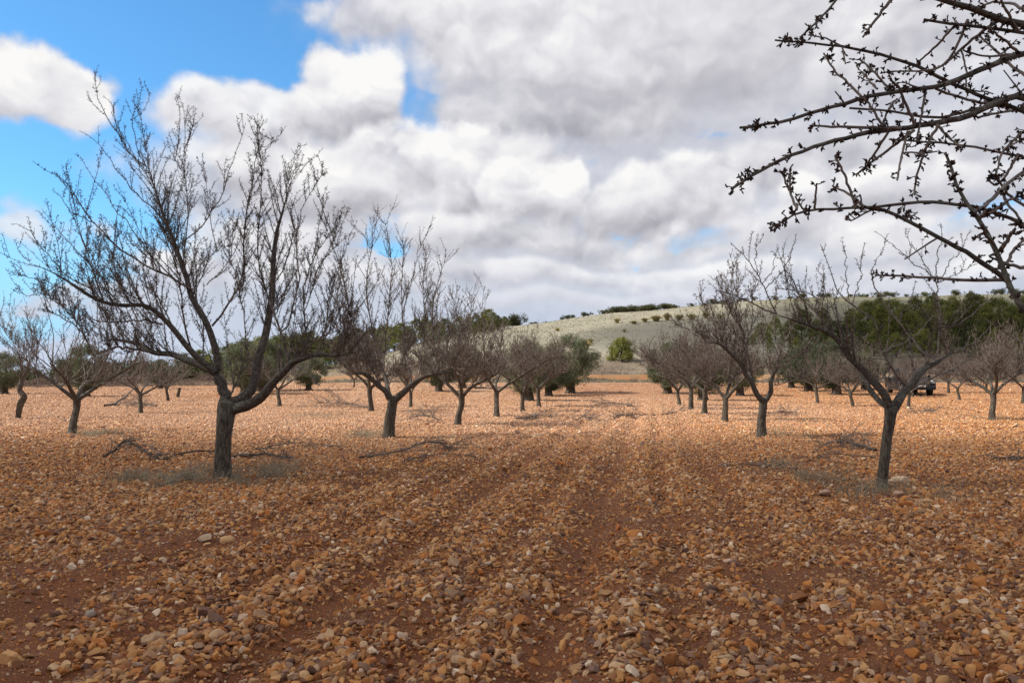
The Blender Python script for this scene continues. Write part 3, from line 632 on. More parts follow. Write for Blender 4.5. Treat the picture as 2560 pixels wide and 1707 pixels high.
A1_extra = [
    ([(945, 690), (880, 645), (820, 570), (760, 460), (700, 370), (640, 270), (622, 180), (612, 60)], .5, .6, .010, .0035, .5, .45),
    ([(950, 690), (900, 590), (870, 450), (850, 380), (900, 290), (935, 170)], .5, .3, .007, .003, .4, .3), ([(850, 395), (930, 350), (990, 210)], .4, .3, .005, .003, .2, .3),
    ([(1080, 1080), (1000, 960), (900, 890), (830, 800), (760, 720), (700, 620), (650, 550), (600, 500), (515, 455)], .4, -.1, .010, .003, .5, .4),
    ([(1255, 1500), (1130, 1430), (960, 1340), (810, 1260), (700, 1160), (600, 1060), (540, 960), (480, 870), (415, 775), (400, 745), (330, 740), (270, 710), (215, 660)], .2, -.6, .018, .003, .55, .5),
    ([(600, 1060), (530, 1030), (450, 990), (400, 900), (340, 830)], -.3, -.5, .007, .003, .4, .3),
    (zz(D, [(740, 110), (690, 20)]) + [(690, 1440), (600, 1360), (570, 1280), (575, 1150), (580, 1080)], -.3, -.4, .013, .004, 1.2, .35),
    ([(600, 1500), (430, 1410), (330, 1290), (260, 1220), (200, 1110), (130, 1080), (70, 1070)], -.9, -1.5, .009, .003, .6, .4),
    ([(450, 1500), (330, 1450), (250, 1430), (130, 1400), (40, 1400)], -1, -1.4, .007, .003, .8, .35), ([(430, 1430), (300, 1520), (180, 1540), (80, 1500)], -1, -.6, .006, .003, .7, .35), ([(200, 1310), (150, 1290), (90, 1170)], -1.2, -1.3, .006, .003, .4, .25),
    ([(1140, 1430), (1000, 1290), (900, 1180), (850, 1080), (780, 1020), (720, 930), (690, 860), (620, 800), (560, 700), (520, 630)], .2, .9, .011, .003, .5, .4), ([(1040, 1380), (900, 1230), (800, 1140), (730, 1090)], 0, .6, .008, .003, .9, .4),
    ([(1160, 1250), (1170, 1190), (1220, 1160), (1300, 1110), (1370, 1010), (1440, 900), (1490, 800), (1510, 700), (1540, 600), (1560, 550), (1610, 410)], .35, -.3, .012, .003, .6, .4),
    ([(1190, 1370), (1215, 1200), (1225, 1060), (1230, 900), (1200, 760), (1190, 680), (1220, 580), (1240, 500), (1270, 360)], .3, .8, .011, .003, 1.0, .4),
    ([(1200, 760), (1140, 640), (1100, 570), (1075, 545)], .7, .7, .006, .003, 1.0, .25), ([(990, 790), (960, 650), (955, 560), (955, 480)], .5, .5, .007, .004, 1.2, .2),
    (zz(D, [(1385, 300), (1450, 230), (1530, 100), (1570, 10)]) + [(1595, 1380), (1600, 1250), (1600, 1100), (1615, 950), (1650, 800), (1680, 600), (1682, 385)], .3, .2, .018, .003, 1.4, .45),
    ([(1350, 1470), (1430, 1400), (1500, 1290), (1560, 1210), (1620, 1090)], -.2, -.5, .008, .003, .6, .4), ([(1300, 1420), (1370, 1290), (1440, 1220), (1530, 1210)], .1, -.5, .007, .003, .8, .35),
    (zz(D, [(1890, 540), (1870, 430), (1830, 330), (1790, 210)]) + [(1740, 1520), (1700, 1380), (1680, 1200), (1690, 1000), (1720, 800), (1700, 640), (1660, 440)], -.3, .3, .018, .003, 1.3, .4),
    (zz(D, [(1830, 345), (1880, 300), (1910, 180), (1940, 60)]) + [(1960, 1380), (1930, 1250), (1950, 1050), (1990, 920), (2050, 820), (2100, 750), (2135, 728)], -.35, -.6, .013, .003, .8, .4),
    ([(1770, 1500), (1830, 1400), (1900, 1220), (1930, 1080), (1870, 950), (1880, 800), (1910, 700), (1980, 690), (2060, 640), (2110, 570)], .4, .1, .010, .003, .7, .4),
    ([(1910, 700), (1930, 620), (1960, 560), (2010, 550)], .3, .3, .005, .003, 1, .2), ([(1820, 520), (1780, 540), (1760, 560), (1700, 640)], .3, .3, .005, .003, .8, .3), ([(1700, 640), (1680, 560), (1750, 560), (1800, 520), (1870, 430)], .3, .2, .005, .003, .5, .3),
    (zz(D, [(2000, 490), (2000, 350), (1990, 200), (1980, 60)]) + [(2000, 1420), (2060, 1260), (2160, 1130), (2250, 1050)], -.4, -.9, .014, .003, 1.2, .4),
    (zz(D, [(1990, 200), (2050, 50)]) + [(2060, 1400), (2120, 1290), (2200, 1200), (2330, 1120)], -.7, -1.1, .008, .003, .7, .35),
    (zz(D, [(2100, 480), (2120, 330), (2150, 200), (2140, 60)]) + [(2180, 1420), (2230, 1300)], -.5, -.8, .011, .003, 1.4, .4),
    (zz(D, [(1960, 570), (2030, 630), (2080, 690)]), -.5, -.9, .014, .010, .4, .2), (zz(D, [(1905, 525), (1960, 500), (2040, 400), (2120, 360), (2250, 310), (2360, 220)]), -.3, -1.5, .015, .003, 1.2, .5),
    (zz(D, [(1060, 290), (980, 270), (800, 268), (650, 280), (540, 230)]), -.2, -1.4, .016, .005, 1.5, .5),
    (zz(D, [(1000, 475), (900, 455), (820, 435), (760, 440), (690, 460), (610, 485)]), .3, -1.0, .020, .013, 1.2, .4),
    (zz(D, [(610, 485), (560, 370), (500, 300), (430, 260), (350, 220), (250, 180)]), -1.0, -1.4, .013, .004, 1.6, .45), (zz(D, [(850, 440), (810, 520), (760, 560)]), .2, .2, .010, .004, 1.2, .3),
    (zz(D, [(1250, 450), (1210, 320), (1190, 180), (1170, 60)]) + [(1180, 1400), (1090, 1200), (1040, 1000), (1010, 850)], .1, -.8, .015, .003, 1.3, .45),
    (zz(D, [(1330, 530), (1330, 400), (1325, 250), (1270, 130)]) + [(1290, 1430), (1260, 1250), (1280, 1100)], .2, 1.2, .012, .003, 1.1, .45),
    (zz(D, [(1120, 290), (1040, 120), (960, 40)]) + [(930, 1400), (820, 1330)], -.3, .9, .013, .003, 1.3, .45), (zz(D, [(930, 150), (800, 60)]) + [(740, 1400), (640, 1250), (610, 1180)], -.5, .5, .010, .003, 1.2, .45),
    (zz(D, [(1505, 750), (1540, 670), (1570, 610), (1625, 550)]), .1, .4, .016, .006, 1.2, .5), (zz(D, [(740, 385), (700, 250), (640, 120)]) + [(600, 1480), (500, 1330)], .7, 1.2, .011, .003, 1.4, .45),
    (zz(D, [(560, 370), (450, 200), (330, 120), (230, 60)]), -1.1, -.4, .009, .003, 1.8, .4), (zz(D, [(1660, 600), (1600, 400), (1590, 200)]) + [(1560, 1500), (1500, 1300), (1480, 1050)], .3, 1.6, .012, .003, 1.1, .45),
    (zz(D, [(1740, 300), (1820, 200), (1860, 60)]) + [(1900, 1450), (1980, 1300)], .4, 1.5, .011, .003, 1.3, .45), (zz(D, [(2200, 500), (2260, 400), (2290, 250), (2270, 100)]), -.6, -.9, .010, .003, 1.6, .4)]
traced_tree('tallest bare almond tree, thick dark trunk on the near left, crown against the blue sky', (558, 1196), A1_trunk, A1_limbs, A1_extra, 11, 13, [.170, .132, .124, .118, .114, .120, .134, .125], (0, 150, 2.613),
            grow=dict(bud=.0125, spur=.030, sl=(.012, .040), rmin=.0026), detail=1.55, uprights=60, l2=2.0, fat=1.42)
# second tree of the left row
A2_limbs = [([(735, 1320), (700, 1255), (650, 1205), (580, 1150), (520, 1120), (455, 1128)], 0, -.8, .075, .03),
            ([(725, 1300), (705, 1220), (690, 1130), (640, 1060), (560, 1000), (480, 945)], 0, .8, .06, .02),
            ([(735, 1320), (790, 1280), (850, 1215), (900, 1180), (980, 1140), (1060, 1130), (1140, 1105)], 0, -.5, .085, .028)]
A2_extra = [([(860, 1190), (835, 1100), (820, 950), (800, 750), (790, 600), (805, 400), (802, 240)], 0, .5, .026, .004, 1.1, .7), ([(1040, 1120), (1010, 950), (990, 800), (1005, 600), (1060, 430), (1112, 360)], -.4, -.8, .026, .004, 1.1, .7),
            ([(640, 1060), (600, 850), (570, 700), (560, 500), (600, 330), (610, 110)], .4, .6, .024, .004, 1.1, .7), ([(560, 1000), (470, 830), (430, 600), (400, 390)], .6, 1.2, .02, .004, 1.1, .7), ([(480, 950), (400, 800), (370, 620), (340, 450)], .8, .2, .018, .004, 1.1, .7),
            ([(800, 750), (870, 500), (900, 350), (912, 285), (950, 260), (985, 160)], .3, .2, .012, .004, .6, .6), ([(600, 330), (540, 220), (480, 170), (400, 75)], .5, .5, .008, .004, .5, .5), ([(680, 1090), (690, 850), (720, 600), (740, 400), (700, 200), (680, 125)], .2, -.5, .022, .004, 1.1, .7),
            ([(520, 1120), (450, 950), (380, 860), (300, 780)], -.6, -1.2, .02, .004, 1.2, .7), ([(650, 1205), (560, 1020), (480, 900), (440, 760)], -.3, -1.2, .02, .004, 1.2, .7), ([(900, 1180), (930, 980), (950, 780), (930, 560), (960, 330)], -.1, .9, .02, .004, 1.2, .7),
            ([(1140, 1105), (1170, 950), (1160, 800), (1120, 600)], -.5, -.4, .018, .004, 1.2, .7), ([(980, 1140), (1080, 980), (1120, 850), (1200, 760)], -.4, .3, .018, .004, 1.2, .7), ([(705, 1220), (760, 1090), (860, 950), (960, 860)], 0, .8, .02, .005, 1.2, .7), ([(690, 1130), (520, 1040), (330, 1030)], 0, -.8, .016, .005, 1.2, .6),
            ([(430, 980), (445, 900), (480, 820)], -.5, -.6, .012, .01, .2, .3)]
traced_tree('bare almond tree behind and right of the tallest one, with a forked trunk leaning right', (968, 1094), [(705, 1550), (712, 1450), (725, 1370), (738, 1290)], A2_limbs, A2_extra, 21, 21, [.19, .15, .138, .13, .125, .125], (700, 500, 2.613),
            grow=dict(bud=.016, spur=.055, rmin=.0034, sl=(.01, .04)), detail=1.6, uprights=14, l2=2.8, fat=1.1)
# near right tree
B1_limbs = [([(1615, 1060), (1580, 990), (1500, 870), (1440, 810), (1380, 765), (1330, 690), (1280, 620), (1200, 600), (1100, 570), (980, 520)], 0, -.4, .058, .014),
            ([(1600, 1040), (1550, 1000), (1490, 940), (1450, 850), (1405, 790)], 0, .5, .042, .024),
            ([(1620, 1060), (1660, 1000), (1690, 940), (1750, 890), (1800, 850), (1835, 800), (1900, 770), (1960, 735)], 0, .3, .066, .02)]
B1_extra = [([(980, 520), (900, 490), (780, 430), (700, 400), (640, 390)], -.4, -.6, .013, .004, 1.0, .5), ([(980, 520), (940, 450), (920, 380), (880, 310), (800, 200), (720, 120)], -.4, -.5, .010, .004, .4, .5), ([(880, 310), (865, 230), (870, 110)], -.5, -.5, .006, .004, .4, .3),
            ([(900, 350), (960, 280), (975, 200), (985, 130)], -.5, -.3, .006, .003, .5, .3), ([(920, 380), (1000, 300), (1060, 200), (1086, 75)], -.4, -.2, .007, .004, .3, .3), ([(1280, 625), (1210, 545), (1180, 500), (1220, 440), (1150, 400), (1060, 390), (970, 380)], -.2, .5, .016, .004, 1.0, .4),
            ([(1180, 500), (1100, 420), (1040, 330), (1000, 290)], .2, .4, .010, .004, 1.0, .35), ([(1700, 920), (1650, 885), (1610, 800), (1560, 720), (1545, 640), (1530, 560), (1450, 510), (1360, 450), (1310, 400), (1270, 280), (1220, 140)], .1, -.6, .018, .004, .35, .4),
            ([(1830, 800), (1780, 720), (1700, 620), (1640, 540), (1560, 450), (1500, 330), (1510, 250), (1570, 180)], .2, .9, .018, .004, .35, .4), ([(1850, 790), (1880, 680), (1890, 560), (1870, 420), (1865, 350)], .2, .3, .018, .009, .35, .5), ([(1925, 755), (1880, 620), (1850, 520), (1870, 400)], .3, -.2, .014, .005, .4, .4),
            ([(1545, 740), (1640, 705), (1740, 650), (1800, 590), (1850, 530)], -.2, -.3, .011, .005, .3, .4), ([(1880, 590), (1980, 600), (2060, 520), (2150, 450), (2225, 385)], .2, .1, .012, .004, .35, .4), ([(1330, 700), (1380, 620), (1440, 650), (1540, 740)], -.3, -.2, .008, .005, .4, .4),
            ([(1400, 470), (1430, 370), (1450, 250), (1470, 125)], -.4, -.5, .007, .004, .3, .3), ([(1385, 450), (1360, 300), (1355, 145)], -.4, -.3, .007, .004, .3, .3), ([(1867, 350), (1800, 262), (1740, 250), (1640, 150), (1520, 60)], .3, .5, .008, .003, .3, .3), ([(1867, 350), (1780, 200), (1720, 130), (1690, 40)], .3, 0, .007, .003, .4, .3),
            ([(1870, 350), (1860, 220), (1900, 100), (1890, 20)], .3, .2, .007, .003, .3, .3), ([(1875, 350), (1940, 230), (2000, 180), (2050, 50)], .3, -.1, .007, .003, .3, .3), ([(1875, 350), (1980, 300), (2090, 240)], .3, .5, .007, .003, .4, .3), ([(1640, 540), (1740, 470), (1850, 540)], .5, .2, .007, .004, .3, .4),
            ([(1960, 735), (2040, 700), (2120, 640), (2190, 560)], .3, .6, .014, .004, .5, .5), ([(1690, 960), (1780, 900), (1950, 830), (2050, 770)], .1, 1.1, .02, .006, .4, .5), ([(1440, 810), (1500, 760), (1600, 780), (1690, 700)], .2, .9, .010, .004, .3, .5), ([(1520, 880), (1590, 880), (1620, 800), (1590, 760)], .1, .3, .010, .005, .4, .4),
            ([(1280, 620), (1260, 480), (1240, 330), (1200, 260)], -.3, .1, .010, .004, .4, .4)]
traced_tree('bare almond tree with a dark Y-shaped trunk on the near right, rocks at its foot', (2202, 1219), [(1556, 1485), (1575, 1340), (1590, 1200), (1605, 1110), (1612, 1035)], B1_limbs, B1_extra, 31, 12, [.10, .076, .070, .067, .066, .072, .085], (1500, 550, 2.218),
            grow=dict(bud=.0125, spur=.028, rmin=.0027, sl=(.010, .036)), detail=.95, uprights=14, l2=2.2, fat=1.1)
B2_limbs = [([(905, 1010), (870, 960), (840, 895), (790, 820), (740, 760), (695, 710), (640, 680), (560, 690)], 0, -1.0, .078, .018), ([(850, 920), (825, 850), (815, 760), (800, 700), (790, 620), (740, 530), (700, 470)], 0, .3, .055, .014),
            ([(910, 1010), (945, 950), (955, 880), (975, 820)], 0, -.2, .075, .04)]
B2_extra = [([(975, 820), (1010, 700), (1060, 600), (1120, 480)], -.2, .2, .016, .004, 1, .6), ([(960, 870), (910, 780), (900, 660), (905, 520), (880, 400)], -.1, -.4, .012, .004, .6, .6), ([(975, 830), (990, 700), (960, 560), (980, 440)], -.2, .5, .012, .004, .8, .6), ([(975, 830), (1100, 740), (1250, 720)], -.2, -.2, .016, .004, 1, .6),
            ([(950, 920), (1080, 890), (1180, 830)], 0, .8, .014, .004, 1, .6), ([(800, 700), (850, 560), (840, 430), (860, 300)], .1, .6, .014, .004, 1.2, .6), ([(740, 530), (680, 400), (640, 310)], .2, .2, .012, .004, 1.3, .6), ([(700, 710), (620, 560), (560, 440)], -.5, 0, .014, .004, 1.3, .6),
            ([(640, 680), (540, 620), (460, 590), (380, 600)], -.8, -1.2, .014, .004, 1.4, .6), ([(790, 820), (760, 650), (720, 560)], -.2, -.9, .014, .004, 1.3, .6), ([(560, 690), (480, 740), (420, 700)], -1, -1.2, .013, .004, 1.4, .6), ([(640, 680), (700, 560), (760, 420), (770, 300)], -.7, -.6, .014, .004, 1.2, .6), ([(790, 620), (720, 430), (745, 250)], .2, .9, .014, .004, 1.2, .6)]
traced_tree('bare almond tree second in the right-hand row, long limb arching to the left', (1903, 1091), [(895, 1195), (893, 1120), (900, 1060), (906, 990)], B2_limbs, B2_extra, 41, 21, [.155, .118, .108, .102, .10, .106], (1500, 550, 2.218),
            grow=dict(bud=.022, spur=.06, rmin=.0045, sl=(.02, .06)), detail=1.0, uprights=16)

# near tree whose trunk is just outside the right edge; zoom (1760..2560, 0..700) x 2.24
def near_tree():
    root = empty('almond_tree', (3.35, 3.5, hz(3.35, 3.5))); base = np.array(root.location)
    tag(root, 'closest almond tree, budding branches reaching in from the upper right corner', 'tree', 'almond trees')
    fork = np.array([3.3, 3.45, 1.15])
    mb = MB(); trunk_mesh(mb, np.array([base + (0, 0, -.1), base + (.03, 0, .4), base + (-.02, 0, .8), fork]) - base, [.11, .095, .095, .10], 3); mb.build('trunk', M_BARK, root)
    Z = lambda pts, y0, y1: np.array([at(1760 + x / 2.24, y / 2.24, d) for (x, y), d in zip(pts, np.linspace(y0, y1, len(pts)))])
    # scaffold limbs, outside the picture, that carry the branches
    S1 = np.array([fork, (3.05, 3.35, 1.6), (2.7, 3.2, 1.9), (2.35, 3.1, 2.1)]); S2 = np.array([fork, (3.35, 3.3, 1.8), (3.1, 3.1, 2.35), (2.7, 3.0, 2.75)]); S3 = np.array([fork, (3.6, 3.7, 1.9), (3.8, 3.9, 2.8), (3.9, 4.1, 3.6)]); S4 = np.array([fork, (3.0, 3.7, 1.35), (2.5, 3.4, 1.5), (2.2, 3.05, 1.62)])
    for S, r0, r1 in ((S1, .05, .022), (S2, .055, .025), (S3, .05, .012), (S4, .045, .02)):
        lm = MB(); trunk_mesh(lm, smooth(S, 20) - base, [r0, r1], 9, 12, 20); lm.build('limb', M_LIMB, root)
    cm = MB(); G = Grower(77, cm, rmin=.0024, spur=.020, bud=.0115, up=.3, detail=0, budn=(2, 6), sl=(.006, .028), k=6)
    e1, e2, e4 = S1[-1], S2[-1], S4[-1]
    N = [([(1792, 290), (1700, 330), (1600, 370), (1500, 410), (1400, 460), (1300, 490), (1230, 495), (1100, 515), (960, 530), (860, 555), (760, 590), (680, 610), (600, 640), (480, 670), (400, 690), (300, 710), (200, 715)], 3.0, 2.7, .0135, .0038, e2),
         ([(1792, 520), (1700, 560), (1600, 590), (1480, 650), (1380, 675), (1300, 690), (1200, 705), (1100, 718), (1020, 730), (940, 735), (850, 760), (750, 780), (650, 810), (550, 850), (480, 870), (400, 910), (320, 950), (250, 1000), (150, 1060)], 3.05, 2.6, .0145, .0036, e1),
         ([(1100, 718), (950, 715), (800, 710), (680, 710), (600, 705)], 2.8, 2.85, .006, .003, None),
         ([(1792, 610), (1650, 580), (1550, 540), (1450, 495), (1330, 440), (1250, 400), (1150, 350), (1050, 325), (950, 295), (850, 275), (740, 255), (600, 240), (500, 235), (395, 225)], 3.1, 2.9, .010, .003, e1),
         ([(1000, -330), (880, -180), (800, -80), (745, 0), (700, 60), (640, 110), (600, 170), (540, 210)], 3.1, 3.0, .008, .003, (2.5, 3.2, 3.2)),
         ([(1792, 140), (1700, 125), (1600, 85), (1500, 50), (1380, 10), (1200, -30), (1000, -130)], 2.9, 2.6, .017, .006, e2),
         ([(1792, 185), (1650, 165), (1480, 145), (1330, 130), (1230, 110)], 2.9, 2.9, .010, .004, e2), ([(1150, -80), (1040, 0), (1000, 60), (940, 140), (890, 210)], 2.8, 2.8, .006, .003, None),
         ([(1900, 1330), (1792, 1265), (1700, 1210), (1560, 1170), (1450, 1150), (1350, 1135), (1200, 1130), (1050, 1150), (900, 1165), (700, 1170), (600, 1175), (520, 1185), (450, 1250), (370, 1278)], 2.85, 2.5, .0085, .0026, e4),
         ([(850, 1160), (820, 1070), (780, 960), (735, 870)], 2.6, 2.6, .0045, .0028, None), ([(520, 1175), (480, 1070), (435, 960)], 2.53, 2.6, .004, .0026, None), ([(620, 1175), (625, 1100), (630, 1030)], 2.55, 2.5, .0035, .0026, None), ([(900, 1160), (820, 1090), (720, 1040)], 2.6, 2.7, .0045, .0026, None),
         ([(900, 1165), (990, 1165), (1100, 1210), (1200, 1270), (1350, 1350), (1450, 1400), (1600, 1500), (1700, 1570)], 2.65, 2.75, .005, .008, 'rev'),
         ([(1850, 1800), (1740, 1680), (1690, 1568), (1650, 1430), (1590, 1310), (1540, 1220), (1470, 1160), (1430, 1080), (1390, 960), (1350, 850)], 2.55, 2.65, .016, .0035, e4),
         ([(1500, 1190), (1550, 1170), (1640, 1090), (1720, 1010), (1820, 940)], 2.6, 2.8, .006, .005, None), ([(1900, 900), (1792, 880), (1650, 850), (1500, 820), (1350, 800), (1200, 795), (1040, 780)], 3.0, 2.8, .006, .0028, e1),
         ([(1310, 700), (1250, 810), (1200, 940), (1175, 1090)], 2.85, 2.8, .005, .0028, None), ([(1140, 735), (1110, 860), (1080, 1010)], 2.8, 2.75, .0042, .0028, None), ([(1180, 725), (1060, 820), (950, 900), (850, 980)], 2.8, 2.9, .0048, .0028, None), ([(1030, 740), (950, 870), (890, 950)], 2.75, 2.9, .004, .0028, None),
         ([(880, 540), (800, 460), (730, 400), (670, 300)], 2.83, 2.9, .004, .0028, None), ([(1060, 520), (960, 410), (870, 330)], 2.87, 2.9, .004, .0028, None), ([(970, 500), (930, 455), (880, 400)], 2.85, 2.9, .0035, .0024, None), ([(1180, 700), (1130, 580), (1090, 480), (1040, 450)], 2.83, 2.7, .005, .003, None),
         ([(1000, 710), (950, 620), (900, 550)], 2.8, 2.8, .0042, .003, None), ([(1240, 500), (1220, 640), (1190, 790)], 2.9, 2.85, .0045, .003, None), ([(1070, 560), (1030, 620), (1000, 690)], 2.85, 2.8, .0035, .0028, None), ([(1480, 110), (1440, 200), (1380, 340), (1290, 400), (1120, 400), (1010, 405)], 2.9, 3.0, .005, .0024, None),
         ([(1660, 110), (1500, 220), (1400, 320), (1300, 390)], 2.9, 3.1, .006, .003, None), ([(1400, 150), (1290, 270), (1200, 350)], 2.9, 3.1, .004, .003, None), ([(1850, 460), (1792, 420), (1720, 370), (1620, 270), (1540, 200)], 3.0, 3.2, .006, .003, None),
         ([(820, 605), (930, 610), (1050, 620), (1200, 655), (1350, 660), (1480, 620), (1600, 590)], 2.9, 3.0, .0035, .005, 'rev'), ([(1760, 860), (1700, 970), (1640, 1050), (1590, 1010)], 2.95, 2.9, .005, .003, None), ([(1660, 1060), (1700, 1150), (1760, 1210), (1800, 1280)], 2.85, 2.8, .005, .003, None),
         ([(1300, 500), (1430, 545), (1560, 580), (1680, 600)], 2.95, 3.1, .004, .005, 'rev'), ([(1540, 1220), (1600, 1170)], 2.6, 2.55, .006, .004, None), ([(1660, 1400), (1710, 1330), (1740, 1280)], 2.58, 2.5, .006, .004, None),
         ([(1760, 300), (1700, 240), (1600, 160)], 3.0, 2.8, .005, .003, None), ([(1540, 660), (1640, 630), (1740, 620), (1840, 600)], 3.0, 3.3, .004, .004, None), ([(1792, 300), (1680, 310), (1560, 320), (1450, 280)], 3.1, 3.0, .005, .0025, None), ([(1440, 280), (1470, 380), (1465, 490)], 3.0, 3.0, .003, .003, None),
         ([(1690, 1480), (1730, 1400), (1792, 1340), (1850, 1300)], 2.6, 2.7, .005, .003, None), ([(1540, 1220), (1620, 1190), (1700, 1120), (1800, 1090)], 2.6, 2.5, .0045, .003, None), ([(1620, 1360), (1560, 1300), (1530, 1330)], 2.58, 2.5, .004, .003, None),
         ([(1850, 1180), (1770, 1140), (1690, 1080), (1630, 980), (1610, 1000)], 2.9, 2.8, .005, .003, None), ([(1850, 700), (1760, 760), (1660, 860), (1640, 960)], 3.0, 2.9, .005, .003, None), ([(1800, 60), (1730, 20), (1600, 10), (1540, 60)], 2.8, 2.9, .005, .003, None), ([(1760, 180), (1690, 60), (1650, -40)], 2.8, 2.7, .005, .003, None),
         ([(1850, 1500), (1780, 1500), (1700, 1480), (1600, 1440)], 2.6, 2.6, .006, .003, None), ([(1700, 1568), (1500, 1570), (1300, 1560), (1100, 1545), (960, 1540)], 2.9, 3.1, .006, .003, None), ([(1300, 690), (1390, 790), (1450, 830)], 2.9, 2.8, .004, .003, None)]
    for pts, y0, y1, r0, r1, lk in N:
        p = Z(pts, y0, y1)
        if lk is not None and not isinstance(lk, str): p = np.vstack([np.array(lk)[None], p])
        p = smooth(p, max(14, int(len(p) * 2.2))); p = p + G.r.normal(0, .0012, p.shape)
        R = np.linspace(r0, r1, len(p)) * 1.08
        # knots where old spurs sit
        R = R * (1 + .12 * G.r.random(len(p)))
        cm.tube(p - base, R, 8, 2 if max(r0, r1) > .0079 else 0)
        G.spurs(p - base, .05, 1.0 if r0 < .0079 else 1.3); G.spurs(p[-4:] - base, .3, 2.5) if not (isinstance(lk, str)) else None
        for q in range(G.r.poisson(plen(p) * 1.6)):
            i = G.r.integers(2, len(p) - 1); d = p[i] - p[i - 1]; d /= np.linalg.norm(d); d = d * .5 + G.r.normal(0, .7, 3) * (1, .7, 1); d /= np.linalg.norm(d)
            sp, sr = G.shoot(p[i] - base, d, G.r.uniform(.04, .14), 5, .1, .0, .0035); cm.tube(sp, sr, 5, 0); G.spurs(sp, .1, 1.3)
    # the rest of the crown, above and beside the picture
    for q in range(26):
        src = [S1, S2, S3, S4][q % 4]; p0 = src[G.r.integers(1, 4)]; d = np.array([G.r.normal(.4, .5), G.r.normal(.1, .6), G.r.uniform(.3, 1.0)])
        sp, sr = G.shoot(p0 - base, d, G.r.uniform(.8, 1.5), 8, .12, .05, .009)
        cm.tube(sp, sr, 5, 0); G.spurs(sp, .1, .5)
    cm.build('crown', [M_TWIG, M_BUD, M_LIMB], root)
near_tree()

def make_almond(seed, height_=4.6, spread=1.7, dens=1.0):
    r = np.random.default_rng(seed); root = empty('almond_tree', (0, 0, 0))
    mb = MB(); lean = r.normal(0, .06, 2); th = r.uniform(.8, 1.0)
    tp = np.array([(0, 0, -.12), (lean[0]*.3, lean[1]*.3, th*.35), (lean[0]*1.2, lean[1], th*.7), (lean[0], lean[1], th)])
    trunk_mesh(mb, tp, [.16, .112, .098, .090, .090, .10], seed, 14, 18); mb.build('trunk', M_BARK, root)
    cm = MB(); G = Grower(seed, cm, rmin=.0046, spur=.10, bud=.02, up=.6, detail=1.15 * dens, budn=(1, 2), sl=(.02, .06), k=3)
    nl = r.integers(3, 5); a0 = r.uniform(0, 6)
    for i in range(nl):
        a = a0 + i * 2 * PI / nl + r.normal(0, .25); o = np.array([math.cos(a), math.sin(a), 0])
        sp = spread * r.uniform(.75, 1.1); hh = r.uniform(.9, 1.5)
        P = np.array([tp[-1] - (0, 0, .06), tp[-1] + o * sp * .22 + (0, 0, .25 * hh), tp[-1] + o * sp * .55 + (0, 0, .6 * hh), tp[-1] + o * sp * .95 + (0, 0, .95 * hh)])
        P = smooth(P + r.normal(0, .04, P.shape) * np.array([[0], [1], [1], [1]]), 16); R = np.linspace(.062, .018, 16)
        lm = MB(); trunk_mesh(lm, P, R, seed + i, 10, 18); lm.build('limb', M_LIMB, root); G.dress(P, R, 1, .35, .9, .8)
        for j in range(r.integers(9, 12)):
            t = r.uniform(.25, 1.0); p0 = P[int(t * 15)]; low = r.random() < .55
            d = o * r.uniform(-.2, 1.2) + np.array([r.normal(0, .6), r.normal(0, .6), r.uniform(-.15, .5)]) if low else o * r.uniform(-.35, .75) + np.array([r.normal(0, .4), r.normal(0, .4), r.uniform(.8, 1.3)])
            L = r.uniform(.6, 1.4) if low else (height_ - p0[2]) * r.uniform(.4, .92); q, qr = G.shoot(p0, d, L, 9, .10, .05, .017)
            cm.tube(q, qr, 4, 0); G.dress(q, qr, 1, .1, 1.0, .75)
    cm.build('crown', [M_TWIG, M_BUD], root)
    return root
ALM = [make_almond(201, 4.9, 1.7), make_almond(202, 4.3, 1.9), make_almond(203, 4.6, 1.5), make_almond(204, 3.7, 1.8), make_almond(205, 4.7, 1.8, .5)]
